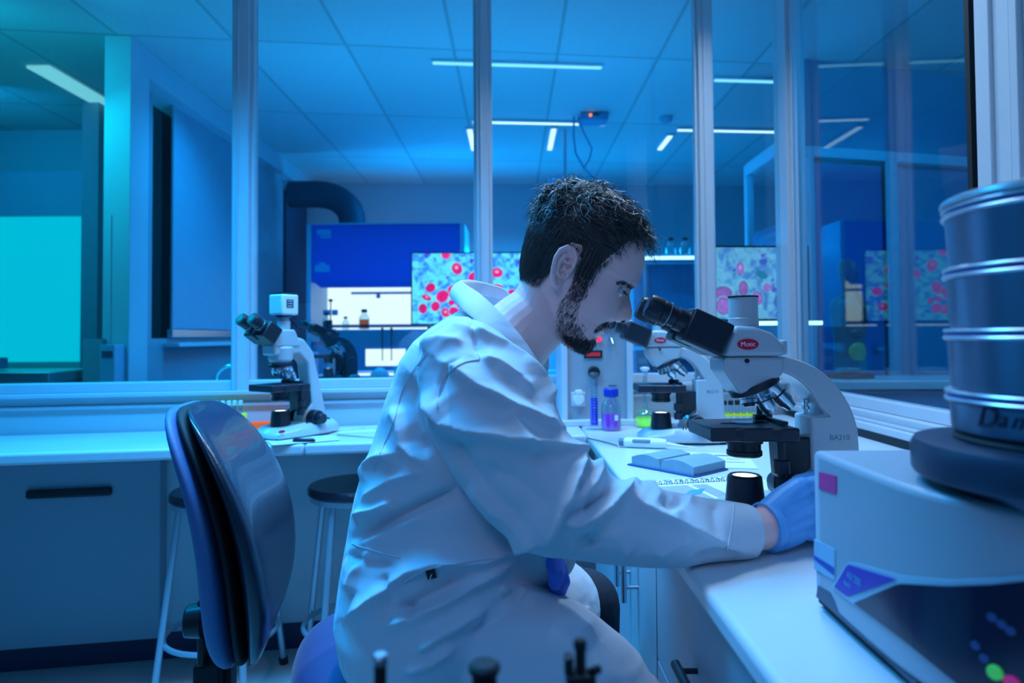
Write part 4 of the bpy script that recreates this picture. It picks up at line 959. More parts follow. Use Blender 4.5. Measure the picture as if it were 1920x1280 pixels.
MB().sph((0.035, -0.045, 0.30), (0.035, 0.022, 0.055)).build('lung', mat('torso_dark', (0.03, 0.02, 0.04), 0.3), ts)
MB().sph((-0.035, -0.045, 0.30), (0.030, 0.020, 0.050)).build('lung', org, ts)
MB().sph((0.0, -0.046, 0.22), (0.055, 0.022, 0.03)).build('liver', org, ts)
MB().sph((0.0, -0.045, 0.13), (0.055, 0.022, 0.055)).build('intestines', yo, ts)
MB().sph((0, -0.050, 0.518), (0.007, 0.011, 0.012)).build('nose', skn, ts)
for s in (-1, 1): MB().sph((s * 0.044, 0.002, 0.515), (0.005, 0.010, 0.014)).build('ear', skn, ts)
MB().tube([(0.014, -0.030, 0.47), (0.016, -0.036, 0.43), (0.022, -0.046, 0.37)], 0.006, 8).build('neck_muscle', MATS['torso_dark'], ts)
# ================================================================== SIEVE MACHINE (foreground right)
mach_w = mat('machine_enamel', (0.36, 0.42, 0.48), 0.38, var=0.02)
FP = [(0.353, 0.790), (0.350, 0.68), (0.3505, 0.60), (0.366, 0.55), (0.396, 0.513), (0.45, 0.475), (0.55, 0.445), (0.86, 0.425)]
def smooth_path(P, it=2):
    for _ in range(it):
        Q = [P[0]]
        for a, b in zip(P[:-1], P[1:]):
            Q.append((a[0] * .75 + b[0] * .25, a[1] * .75 + b[1] * .25)); Q.append((a[0] * .25 + b[0] * .75, a[1] * .25 + b[1] * .75))
        Q.append(P[-1]); P = Q
    return P
FPs = smooth_path(FP)
sm = thing('sieve_shaker', 'large pale sieve shaker with round dark platform and navy control panel, foreground right', 'laboratory shaker', (0.36, 0.6, W + 0.0005))
OFF = Vector((0.36, 0.6, W + 0.0005))
ring_ = [(x - OFF.x, y - OFF.y) for x, y in FPs] + [(0.50, 0.19)]
MB().prism(ring_, 0.012, 0.183, 'z').build('housing', mach_w, sm, 0.014, 4)
inset = [(x + 0.006, y + 0.004) for x, y in ring_[:-1]] + [(0.49, 0.184)]
MB().prism(inset, 0.004, 0.013, 'z').build('lower_pan', blackm, sm)
for x, y in ((0.03, 0.15), (0.06, -0.03), (0.4, 0.15), (0.4, -0.1)): MB().cyl((x, y, 0), (x, y, 0.006), 0.014).build('foot', blackm, sm)
def on_face(px, py):
    d = ray(px, py); best = None
    for (x0, y0), (x1, y1) in zip(FPs[:-1], FPs[1:]):
        ex, ey = x1 - x0, y1 - y0; det = d.x * (-ey) + ex * d.y
        if abs(det) < 1e-9: continue
        t = (x0 * (-ey) + ex * y0) / det; u = (d.x * y0 - d.y * x0) / det
        if t > 0 and -1e-6 <= u <= 1 + 1e-6 and (best is None or t < best[0]):
            nn = Vector((ey, -ex, 0)).normalized(); nn = -nn if nn.x > 0 and abs(nn.x) > abs(nn.y) else nn
            if nn.dot(Vector((d.x, d.y, 0))) > 0: nn = -nn
            best = (t, nn)
    if best is None: return None
    return Vector((d.x * best[0], d.y * best[0], CAMZ + d.z * best[0])), best[1]
def face_patch(name, poly, off, m, par, n=26):
    xs = [p[0] for p in poly]; xa, xb = min(xs), max(xs); cols = []
    for i in range(n + 1):
        x = xa + (xb - xa) * i / n; x = min(max(x, xa + 0.01), xb - 0.01); ys = []
        for (ax, ay), (bx_, by) in zip(poly, poly[1:] + poly[:1]):
            if (ax - x) * (bx_ - x) <= 0 and ax != bx_: ys.append(ay + (by - ay) * (x - ax) / (bx_ - ax))
        a = on_face(x, min(ys)); b = on_face(x, max(ys))
        if a is None or b is None: continue
        zlo = max(b[0].z, W + 0.014)
        cols.append((a[0] + a[1] * off, Vector((b[0].x, b[0].y, zlo)) + b[1] * off, a[0] - a[1] * 0.001, Vector((b[0].x, b[0].y, zlo)) - b[1] * 0.001))
    vs = [v - OFF for c in cols for v in c]; fs = []
    for i in range(len(cols) - 1):
        k = i * 4; fs += [(k, k + 1, k + 5, k + 4), (k, k + 4, k + 6, k + 2), (k + 1, k + 3, k + 7, k + 5)]
    fs += [(0, 2, 3, 1), (len(vs) - 4, len(vs) - 3, len(vs) - 1, len(vs) - 2)]
    return MB().add(vs, fs).build(name, m, par, smooth=50)
face_patch('base_recess', [(1519, 1087), (1561, 1113), (1573, 1150), (1625, 1200), (1690, 1262), (1720, 1292), (1607, 1300), (1519, 1300)], 0.0006, mat('machine_grey', (0.06, 0.10, 0.15), 0.5), sm)
face_patch('trim_line', [(1562, 1100), (1594, 1051), (1690, 1078), (1780, 1087), (1860, 1084), (1960, 1073), (1960, 1084), (1860, 1095), (1780, 1098), (1700, 1098), (1606, 1136)], 0.0018, mat('machine_trim', (0.35, 0.55, 0.66), 0.4), sm)
pn = face_patch('control_panel', [(1605, 1130), (1690, 1094), (1780, 1098), (1860, 1095), (1960, 1084), (1960, 1405), (1800, 1282), (1700, 1200)], 0.0026, mat('panel_navy', (0.010, 0.016, 0.045), 0.2), sm, 40)
pl = face_patch('type_plate', [(1594, 1058), (1684, 1086), (1594, 1118), (1569, 1100)], 0.0030, mat('plate_violet', (0.06, 0.045, 0.42), 0.4), sm)
face_patch('side_label', [(1528, 1010), (1567, 1030), (1567, 1088), (1528, 1066)], 0.0012, mat('label_pale', (0.30, 0.52, 0.70), 0.4), sm, 8)
face_patch('label_stripe', [(1529, 1041), (1566, 1064), (1566, 1078), (1529, 1048)], 0.0018, mat('stripe_blue', (0.03, 0.09, 0.42), 0.4), sm, 8)
face_patch('pink_sticker', [(1537, 884), (1569, 892), (1569, 926), (1537, 916)], 0.0012, mat('pink_sticker', (0.80, 0.03, 0.25), 0.5, emit=None), sm, 6)
def face_text(body, name, px, py, size, m, par, px2, py2, off=0.0034):
    a, n1 = on_face(px, py); b, _ = on_face(px2, py2)
    o = text(body, name, size, m, None, frame_M(a + n1 * off - OFF, b - a, (0, 0, 1)), 0.0002, 'CENTER'); o.parent = par
    return o
pt = mat('plate_lettering', (0.12, 0.40, 0.68), 0.5)
face_text('AS 200', 'plate_lettering', 1607, 1085, 0.010, pt, sm, 1625, 1097)
face_text('basic', 'plate_lettering', 1595, 1095, 0.007, pt, sm, 1610, 1105)
for (bx_, by), nm, cc, r in (((1868, 1258), 'start_button', (0.10, 0.75, 0.12), 0.0062), ((1899, 1278), 'stop_button', (0.85, 0.03, 0.22), 0.0062)):
    c_, nn = on_face(bx_, by); c_ = c_ - OFF
    MB().cyl(c_ + nn * 0.0015, c_ + nn * 0.005, r, r * 0.85, 20).build(nm, mat(nm + '_plastic', cc, 0.3, emit=cc, estr=0.15), sm)  # slight glow added to the button colour
for px, py in ((1862, 1155), (1880, 1168), (1896, 1180), (1832, 1208), (1848, 1232)):
    c_, nn = on_face(px, py); c_ = c_ - OFF
    MB().cyl(c_ + nn * 0.002, c_ + nn * 0.0036, 0.0035, 0.0035, 16).build('indicator_mark', mat('mark_dim', (0.03, 0.08, 0.22), 0.5), sm)
# platform
cxs, cys = 0.490, 0.568
base_z = W + 0.0005 + 0.183
M0 = (cxs - OFF.x, cys - OFF.y, 0.183)
MB().lathe([(0.108, -0.002), (0.112, 0.006), (0.130, 0.010), (0.132, 0.014), (0.132, 0.034), (0.129, 0.040), (0.118, 0.042), (0.10, 0.042)], 64, c=M0).build('platform', mat('platform_dark', (0.03, 0.06, 0.11), 0.4, metal=0.4), sm, smooth=40)
MB().lathe([(0.096, 0.040), (0.099, 0.044), (0.094, 0.050)], 64, c=M0).build('seal_ring', blackm, sm, smooth=40)
sv_m = mat('sieve_steel', (0.17, 0.28, 0.40), 0.30, 0.92, var=0.05, vscale=5, bump=0.05, bscale=30)
rim_m = mat('sieve_rim', (0.55, 0.64, 0.72), 0.28, 0.8)
gap_m = mat('sieve_gasket', (0.02, 0.06, 0.34), 0.5)
zb = base_z + 0.050
labels = ['base collecting pan at the bottom of the sieve stack, with dark script lettering', 'steel test sieve just above the collecting pan', 'steel test sieve in the middle of the sieve stack', 'steel test sieve just under the topmost one', 'topmost steel test sieve, closed by the lid']
z0 = zb
for i in range(4):
    H_ = 0.036 if i == 0 else 0.0545
    t = thing('collecting_pan' if i == 0 else 'test_sieve', labels[i] if i < 3 else 'topmost steel test sieve of the stack, right under the lid', 'sieve pan' if i == 0 else 'sieve', (cxs, cys, z0), 0, None if i == 0 else 'stacked test sieves')
    MB().lathe([(0.0, 0.0006), (0.0975, 0.0006), (0.0985, 0.004), (0.1005, H_ - 0.012), (0.1015, H_ - 0.010), (0.097, H_ - 0.0092), (0.0, H_ - 0.0092)] if i else [(0, 0.0006), (0.0985, 0.0006), (0.099, 0.003), (0.1, H_ - 0.012), (0.097, H_ - 0.0092), (0.0, H_ - 0.0092)], 72, caps=False).build('body', sv_m, t, smooth=40)
    MB().lathe([(0.096, H_ - 0.0100), (0.1030, H_ - 0.0100), (0.1042, H_ - 0.0082), (0.1030, H_ - 0.0062), (0.096, H_ - 0.0062)], 72, caps=False).build('rim', rim_m, t, smooth=60)
    MB().lathe([(0.095, H_ - 0.0062), (0.1018, H_ - 0.0062), (0.1018, H_ - 0.0034), (0.095, H_ - 0.0034)], 72, caps=False).build('gasket', gap_m, t)
    MB().lathe([(0.096, H_ - 0.0034), (0.1028, H_ - 0.0034), (0.1038, H_ - 0.0018), (0.1028, H_ - 0.0002), (0.096, H_ - 0.0002)], 72, caps=False).build('lip', rim_m, t, smooth=60)
    if i == 0:
        for j, ch in enumerate('Damon'):
            a = atan2(-cys, -cxs) + radians(-41) + radians(8.2 * j)
            nrm = Vector((cos(a), sin(a), 0)); tx = Vector((-sin(a), cos(a), 0))
            text(ch, 'pan_lettering', 0.019 if j else 0.025, mat('script_ink', (0.01, 0.015, 0.05), 0.5), t, frame_M((nrm.x * 0.1000, nrm.y * 0.1000, 0.016), tx, (0, 0, 1)), 0.0006, 'CENTER', 0.35)
    z0 += H_
t = thing('sieve_cover', 'round steel lid closing the top of the sieve stack', 'lid', (cxs, cys, z0))
MB().lathe([(0.0, 0.0005), (0.1035, 0.0005), (0.1045, 0.003), (0.1035, 0.006), (0.098, 0.0085), (0.0, 0.011)], 72, caps=False).build('plate', rim_m, t, smooth=40)
MB().lathe([(0.012, 0.0105), (0.014, 0.018), (0.010, 0.022)], 24).build('knob', rim_m, t)

# ================================================================== FOREGROUND POSTS on a low trolley
tr = thing('equipment_trolley', 'dark low equipment trolley below the frame carrying the blurred rods', 'trolley', (0.0, 0.44, 0))
MB().box((0, 0, 0.79), (0.42, 0.18, 0.02)).build('top', blackm, tr, 0.003)
for sx in (-1, 1):
    for sy in (-1, 1): MB().box((sx * 0.19, sy * 0.07, 0.39), (0.02, 0.02, 0.78)).build('leg', steel, tr)
def rod(px, py, y, r, label, capm, name):
    p = at_y(px, py, y); t = thing(name, label, 'rod', (p.x, y, 0.8005)); h_ = p.z - 0.8005
    MB().cyl((0, 0, 0.006), (0, 0, h_ - 0.004), r).build('shaft', blackm, t)
    MB().cyl((0, 0, 0), (0, 0, 0.006), r * 3).build('base', blackm, t)
    MB().lathe([(r * 1.15, h_ - 0.004), (r * 1.3, h_ - 0.002), (r * 1.3, h_ + 0.001), (r, h_ + 0.003)], 24).build('cap', capm, t)
    return t, h_
rod(713, 1234, 0.46, 0.0042, 'thin black rod with pale round cap, leftmost of the blurred foreground rods', steel, 'capped_rod')
t_, h_ = rod(908, 1250, 0.46, 0.0085, 'thick short black socket, middle of the blurred foreground rods', black, 'socket_post')
MB().lathe([(0.0095, h_ - 0.003), (0.0105, h_), (0.0075, h_ + 0.002), (0.0070, h_ - 0.001)], 28).build('collar', black, t_)
t_, h_ = rod(1088, 1206, 0.46, 0.0036, 'black rod with clamp, rightmost of the blurred foreground rods', black, 'clamp_rod')
MB().box((0, 0, h_ - 0.024), (0.020, 0.014, 0.010)).box((-0.008, 0, h_ - 0.014), (0.006, 0.010, 0.012)).cyl((0.006, 0, h_ - 0.020), (0.012, -0.006, h_ - 0.014), 0.003).build('clamp', black, t_, 0.001)
# ================================================================== STOOLS
seat_dark = mat('stool_seat_wood', (0.020, 0.022, 0.035), 0.3, coat=0.4)
tube_m = mat('stool_tube', (0.42, 0.52, 0.60), 0.35, 0.6)
st = thing('round_stool', 'round dark-seated stool with tubular legs behind the office chair back', 'stool', (-0.93, 2.15, 0), 0, 'round stools under the rear desk')
MB().lathe([(0.0, 0.590), (0.150, 0.590), (0.156, 0.596), (0.156, 0.612), (0.150, 0.620), (0.0, 0.622)], 48, caps=False).build('seat', seat_dark, st, smooth=40)
MB().lathe([(0.142, 0.575), (0.150, 0.575), (0.150, 0.590), (0.142, 0.590)], 48, caps=False).build('seat_ring', tube_m, st)
A0 = atan2(0.14, 0.16)
for k in range(4):
    a = A0 + k * pi / 2
    l = MB().tube([(0.122 * cos(a), 0.122 * sin(a), 0.588), (0.132 * cos(a), 0.132 * sin(a), 0.56), (0.200 * cos(a), 0.200 * sin(a), 0.012)], 0.0105, 14).build('leg', tube_m, st)
    MB().cyl((0.2015 * cos(a), 0.2015 * sin(a), 0.0), (0.1985 * cos(a), 0.1985 * sin(a), 0.022), 0.014).build('rubber_foot', blackm, l)
MB().tube([(0.168 * cos(2 * pi * k / 40), 0.168 * sin(2 * pi * k / 40), 0.17) for k in range(40)], 0.008, 10, closed=True).build('foot_ring', tube_m, st)
dup(st, (-0.515, 2.21, 0), radians(28), 'round dark-seated stool with tubular legs half hidden by the man\'s back')

# ================================================================== OFFICE CHAIR
shellb = mat('chair_back_cover', (0.07, 0.16, 0.36), 0.55, var=0.06, bump=0.1, bscale=200)
leather = mat('chair_dark_vinyl', (0.014, 0.022, 0.045), 0.30, var=0.1, bump=0.25, bscale=260, coat=0.25)
navyf = mat('chair_seat_fabric', (0.020, 0.028, 0.13), 0.6, var=0.1, bump=0.1, bscale=300, sheen=0.3)
CHX, CHY = -0.172, 1.27
ch = thing('office_chair', 'office swivel chair with tall curved backrest on which the man sits', 'chair', (CHX, CHY, 0), radians(11))
def pad(par, name, prof_f, prof_b, width, m, sub=1):
    """prof: list of (z, x) lines for the faces; width(z) half width; rounded plan"""
    n = 28; vs = []; fs = []; nz = len(prof_f)
    for i in range(nz):
        z, xf = prof_f[i]; _, xb = prof_b[i]; w_ = width[i]; xm = (xf + xb) / 2; th = (xf - xb) / 2
        for k in range(n):
            a = 2 * pi * k / n; c_, s_ = cos(a), sin(a)
            e = 0.62
            yy = w_ * (abs(s_) ** e) * (1 if s_ > 0 else -1); xx = xm + th * (abs(c_) ** e) * (1 if c_ > 0 else -1)
            xx -= 0.018 * (yy / 0.22) ** 2 * -1.0 * 0.9      # wrap forward at the sides
            vs.append((xx, yy, z))
    for i in range(nz - 1):
        for k in range(n): fs.append((i * n + k, i * n + (k + 1) % n, (i + 1) * n + (k + 1) % n, (i + 1) * n + k))
    fs.append(list(range(n))[::-1]); fs.append(list(range((nz - 1) * n, nz * n)))
    return MB().add(vs, fs).build(name, m, par, smooth=60, sub=sub)
zz = [0.548, 0.556, 0.575, 0.61, 0.66, 0.72, 0.78, 0.84, 0.90, 0.945, 0.972, 0.985]
xr = [-0.330, -0.345, -0.355, -0.362, -0.366, -0.368, -0.374, -0.386, -0.404, -0.420, -0.428, -0.430]    # rear face
xg = [-0.312, -0.310, -0.310, -0.311, -0.313, -0.318, -0.327, -0.343, -0.366, -0.388, -0.402, -0.408]    # rear cover inner face
xf = [-0.298, -0.284, -0.270, -0.257, -0.250, -0.254, -0.266, -0.286, -0.318, -0.350, -0.378, -0.396]    # cushion front
hw_ = [0.080, 0.105, 0.128, 0.158, 0.185, 0.200, 0.203, 0.196, 0.182, 0.158, 0.125, 0.082]
rc = pad(ch, 'back_cover', [(z, x - 0.006) for z, x in zip(zz, xg)], list(zip(zz, xr)), [h * 0.985 for h in hw_], shellb)
pad(ch, 'back_core', [(z, x + 0.012) for z, x in zip(zz, xg)], [(z, x - 0.010) for z, x in zip(zz, xg)], [h * 0.93 for h in hw_], blackm)
pad(ch, 'back_cushion', list(zip(zz, xf)), [(z, x + 0.012) for z, x in zip(zz, xg)], hw_, leather)
# seat
sz = [0.470, 0.475, 0.490, 0.508, 0.527, 0.540, 0.547]
sr = [0.200, 0.220, 0.232, 0.236, 0.228, 0.200, 0.14]
vs = []; fs = []; n = 40
for z, r in zip(sz, sr):
    for k in range(n):
        a = 2 * pi * k / n; c_, s_ = cos(a), sin(a); e = 0.78
        vs.append((r * (abs(c_) ** e) * (1 if c_ > 0 else -1), r * (abs(s_) ** e) * (1 if s_ > 0 else -1), z))
for i in range(len(sz) - 1):
    for k in range(n): fs.append((i * n + k, i * n + (k + 1) % n, (i + 1) * n + (k + 1) % n, (i + 1) * n + k))
fs.append(list(range(n))[::-1]); fs.append(list(range((len(sz) - 1) * n, len(sz) * n)))
MB().add(vs, fs).build('seat', navyf, ch, smooth=60, sub=1)
MB().box((0, 0, 0.462), (0.34, 0.34, 0.020)).build('seat_pan', blackm, ch, 0.006)
MB().box((0, 0, 0.432), (0.20, 0.16, 0.045)).build('tilt_mechanism', blackm, ch, 0.01)
MB().box((-0.215, 0, 0.440), (0.27, 0.055, 0.014)).box((-0.345, 0, 0.515), (0.020, 0.055, 0.16)).build('back_bar', blackm, ch, 0.004)
MB().box((-0.368, -0.02, 0.515), (0.045, 0.07, 0.060)).build('bar_bracket', blackm, ch, 0.006)
kn = MB().cyl((-0.372, -0.05, 0.62), (-0.402, -0.05, 0.62), 0.030, 0.026, 20)
kn.box((-0.376, -0.03, 0.60), (0.012, 0.06, 0.11)).build('height_knob', black, ch, 0.003)
MB().lathe([(0.028, 0.14), (0.028, 0.30), (0.018, 0.30), (0.018, 0.42)], 24).build('gas_lift', blackm, ch)
MB().lathe([(0.045, 0.08), (0.050, 0.10), (0.038, 0.145)], 24).build('hub', blackm, ch)
for k in range(5):
    a = 2 * pi * k / 5 + 0.3; u = Vector((cos(a), sin(a), 0))
    lg = MB().tube([u * 0.03 + Vector((0, 0, 0.115)), u * 0.16 + Vector((0, 0, 0.100)), u * 0.29 + Vector((0, 0, 0.072))], [0.022, 0.018, 0.012], 10).build('base_leg', blackm, ch)
    p_ = u * 0.29; sd = Vector((-u.y, u.x, 0))
    MB().cyl(p_ + sd * 0.006 + Vector((0, 0, 0.028)), p_ + sd * 0.026 + Vector((0, 0, 0.028)), 0.028, seg=20).cyl(p_ - sd * 0.026 + Vector((0, 0, 0.028)), p_ - sd * 0.006 + Vector((0, 0, 0.028)), 0.028, seg=20).cyl(p_ + Vector((0, 0, 0.028)), p_ + Vector((0, 0, 0.075)), 0.006).build('castor', black, lg)
# ================================================================== THE MAN
from mathutils.bvhtree import BVHTree
from mathutils.kdtree import KDTree
man = thing('person', 'bearded man in a white lab coat and blue gloves bending over the near microscope', 'person', (at_y(760, 1200, 1.16).x, 1.16, 0.547))
MO = Vector(man.location)
skin = mat('skin', (0.95, 0.55, 0.52), 0.50, var=0.05, vscale=30, bump=0.10, bscale=400)
lipm = mat('lip_skin', (0.62, 0.25, 0.27), 0.45)
def cloth_mat():
    m = mat('coat_cotton', (0.64, 0.69, 0.76), 0.85, var=0.02, sheen=0.15)
    nt = m.node_tree; p = nt.nodes['Principled BSDF']; tc = nt.nodes.new('ShaderNodeTexCoord')
    mp = nt.nodes.new('ShaderNodeMapping'); mp.inputs['Scale'].default_value = (9, 7, 15); mp.inputs['Rotation'].default_value = (0.3, 0.7, 0.2)
    n = nt.nodes.new('ShaderNodeTexNoise'); n.inputs['Scale'].default_value = 1.0; n.inputs['Detail'].default_value = 2; n.inputs['Distortion'].default_value = 0.8
    b = nt.nodes.new('ShaderNodeBump'); b.inputs['Strength'].default_value = 0.5; b.inputs['Distance'].default_value = 0.010
    nt.links.new(tc.outputs['Object'], mp.inputs[0]); nt.links.new(mp.outputs[0], n.inputs['Vector']); nt.links.new(n.outputs['Fac'], b.inputs['Height']); nt.links.new(b.outputs[0], p.inputs['Normal'])
    return m
cotton = cloth_mat()
glovem = mat('nitrile_glove', (0.12, 0.42, 0.84), 0.45, var=0.06, vscale=50, bump=0.8, bscale=45)
trous = mat('dark_trousers', (0.012, 0.016, 0.028), 0.8, var=0.2)
hairm = mat('dark_hair', (0.020, 0.016, 0.015), 0.6, spec=0.6, var=0.4, vscale=80)

def remesh(mb, vox, it=3, fac=0.5):
    me = bpy.data.meshes.new('tmp'); me.from_pydata(mb.v, [], mb.f)
    bm = bmesh.new(); bm.from_mesh(me); bmesh.ops.recalc_face_normals(bm, faces=bm.faces); bm.to_mesh(me); bm.free()
    o = bpy.data.objects.new('tmp', me); C.objects.link(o)
    r = o.modifiers.new('r', 'REMESH'); r.mode = 'VOXEL'; r.voxel_size = vox
    s = o.modifiers.new('s', 'SMOOTH'); s.factor = fac; s.iterations = it
    dg = bpy.context.evaluated_depsgraph_get(); dg.update()
    res = bpy.data.meshes.new_from_object(o.evaluated_get(dg))
    bpy.data.objects.remove(o)
    return res
def link_mesh(name, me, mats, parent, world=True, smooth=True):
    if world: me.transform(Matrix.Translation(-MO))
    me.materials.clear()
    for m in (mats if isinstance(mats, (list, tuple)) else [mats]): me.materials.append(m)
    me.polygons.foreach_set('use_smooth', [smooth] * len(me.polygons)); me.name = name
    o = bpy.data.objects.new(name, me); C.objects.link(o); o.parent = parent
    return o
def loft(mb, secs, seg=28):
    """secs: (L pixel, R pixel, depth, r2) closed elliptical sections"""
    vs = []; fs = []; n = len(secs)
    for (lx, ly), (rx, ry), d, r2 in secs:
        a = at_y(lx, ly, d); b = at_y(rx, ry, d); c = (a + b) / 2; h = (b - a) / 2
        for k in range(seg):
            t = 2 * pi * k / seg; vs.append(c + h * cos(t) + Vector((0, -r2 * sin(t), 0)))
    for i in range(n - 1):
        for k in range(seg): fs.append((i * seg + k, i * seg + (k + 1) % seg, (i + 1) * seg + (k + 1) % seg, (i + 1) * seg + k))
    fs.append(list(range(seg))[::-1]); fs.append(list(range((n - 1) * seg, n * seg)))
    return mb.add(vs, fs)
def limb(mb, pts, seg=20, caps=True):
    """pts: (px, py, depth, radius)"""
    P = [at_y(a, b, c) for a, b, c, r in pts]; R = [p[3] for p in pts]
    mb.tube(P, R, seg)
    if caps:
        for p, r in zip(P, R): mb.sph(p, r * 0.99, 16, 10)
    return mb

# ---------------------------------------------------------------- head
HO = at_y(1060, 515, 1.12)
TH = radians(25)
HF = Vector((cos(TH), 0, -sin(TH))); HU = Vector((sin(TH), 0, cos(TH))); HL = Vector((0, -1, 0))
def hw(f, u, l): return HO + HF * f + HU * u + HL * l
TB = np.array([  # u, front, back, halfwidth
 (-.1085, .078, .045, .012), (-.1055, .086, .035, .024), (-.098, .0925, .022, .036), (-.086, .0945, .005, .046), (-.0765, .0915, -.010, .052), (-.0636, .0965, -.030, .058),
 (-.055, .0985, -.038, .0605), (-.049, .1025, -.045, .063), (-.036, .1075, -.055, .066), (-.029, .1060, -.060, .0675), (-.014, .1045, -.068, .070), (0, .1045, -.073, .072),
 (.012, .1055, -.0765, .0735), (.022, .1085, -.079, .0745), (.030, .1150, -.080, .0755), (.038, .1165, -.0815, .076), (.046, .1165, -.082, .0765), (.070, .1135, -.084, .0765), (.095, .102, -.083, .073),
 (.115, .085, -.075, .066), (.130, .064, -.062, .053), (.140, .040, -.045, .036), (.1455, .015, -.022, .016)])
NOSE_U = [-.040, -.036, -.031, -.027, -.020, -.014, -.006, 0, .010, .018, .026]
NOSE_E = [0, .006, .019, .0235, .0265, .0260, .0215, .0175, .0095, .0045, 0]
NOSE_W = [.012, .0125, .0125, .0125, .012, .0105, .0085, .0075, .0065, .0065, .008]
def head_grid(nu=110, na=150, off=None):
    us = np.concatenate([np.linspace(TB[0, 0], -.02, 55), np.linspace(-.02, .04, 40)[1:], np.linspace(.04, TB[-1, 0], nu - 94)[1:]])
    V = np.zeros((len(us), na, 3))
    for i, u in enumerate(us):
        F = np.interp(u, TB[:, 0], TB[:, 1]); B = np.interp(u, TB[:, 0], TB[:, 2]); Wd = np.interp(u, TB[:, 0], TB[:, 3])
        cen = B + (F - B) * 0.46
        th = np.linspace(0, 2 * pi, na, endpoint=False)
        c, s = np.cos(th), np.sin(th)
        ef = 0.80 if u < .03 else 0.88
        f = np.where(c > 0, cen + (F - cen) * np.abs(c) ** ef, cen - (cen - B) * np.abs(c) ** 0.9)
        l = Wd * np.sign(s) * np.abs(s) ** np.where(c > 0, 0.98, 0.82)
        front = np.clip(c, 0, 1)
        # nose
        e = np.interp(u, NOSE_U, NOSE_E, left=0, right=0); w_ = np.interp(u, NOSE_U, NOSE_W)
        f = f + e * np.exp(-(np.abs(l) / w_) ** 2.6) * (c > 0)
        # nostril wings
        f = f + 0.006 * np.exp(-((np.abs(l) - 0.0135) / 0.005) ** 2 - ((u + .025) / .007) ** 2) * (c > 0)
        # eye sockets, cheekbones, lips, chin
        f = f - 0.0105 * np.exp(-((np.abs(l) - 0.031) / 0.014) ** 2 - ((u - .0125) / .0115) ** 2) * (c > 0)
        f = f + 0.004 * np.exp(-((np.abs(l) - 0.028) / 0.02) ** 2 - ((u - .034) / .007) ** 2) * (c > 0)
        bul = 1 + 0.05 * np.exp(-((u + .018) / .018) ** 2) * np.exp(-((f - .07) / .02) ** 2)
        l = l * bul
        lw = np.exp(-(np.abs(l) / 0.022) ** 4) * (c > 0)
        f = f + lw * (0.0035 * np.exp(-((u + .0495) / .004) ** 2) - 0.0035 * np.exp(-((u + .0562) / .0022) ** 2) + 0.004 * np.exp(-((u + .0630) / .0042) ** 2))
        V[i, :, 0] = f; V[i, :, 1] = u; V[i, :, 2] = l
    return us, V
def grid_mesh(mb, V, closed_caps=True):
    n, m, _ = V.shape
    vs = [hw(*p) for p in V.reshape(-1, 3)]; fs = []
    for i in range(n - 1):
        for k in range(m): fs.append((i * m + k, i * m + (k + 1) % m, (i + 1) * m + (k + 1) % m, (i + 1) * m + k))
    fs.append(list(range(m))[::-1]); fs.append(list(range((n - 1) * m, n * m)))
    return mb.add(vs, fs)
us, HV = head_grid()
body = MB(); grid_mesh(body, HV)
# ears
def ear(mb, s):
    def P(a, b, o): return hw(-0.010 + a, -0.002 + b, s * (0.071 + o))
    hel = [(.012, -.006, .002), (.014, .010, .006), (.012, .024, .011), (.003, .033, .015), (-.008, .033, .018), (-.016, .024, .020), (-.018, .010, .020), (-.015, -.006, .017), (-.010, -.018, .012), (-.004, -.027, .008), (.003, -.030, .006), (.008, -.024, .004)]
    mb.tube([P(*q) for q in hel], [.0030, .0033, .0036, .0038, .0038, .0038, .0037, .0036, .0042, .0050, .0050, .0036], 10)
    ant = [(.002, .022, .010), (-.006, .020, .013), (-.010, .010, .014), (-.008, -.004, .012), (-.003, -.012, .009), (.004, -.014, .006)]
    mb.tube([P(*q) for q in ant], [.0026, .003, .003, .003, .003, .003], 8)
    mb.sph(P(.010, -.004, .003), (.0045, .005, .006), 12, 8)
    mb.tube([P(.008, .012, .010), P(.000, .010, .011), P(-.006, .014, .013)], [.0022, .0024, .0022], 8)
    bowl = [P(*q) for q in hel] + [P(-.001, .000, -.002)]
    k = len(hel)
    back = [p - HL * s * 0.005 for p in bowl]
    mb.add(bowl + back, [(i, (i + 1) % k, k) for i in range(k)] + [(k + 1 + (i + 1) % k, k + 1 + i, 2 * k + 1) for i in range(k)] + [(i, k + 1 + i, k + 1 + (i + 1) % k, (i + 1) % k) for i in range(k)])
    mb.tube([P(-.004, 0, -.012), P(-.006, 0.004, .004)], [.016, .010], 12)
for s in (1, -1): ear(body, s)
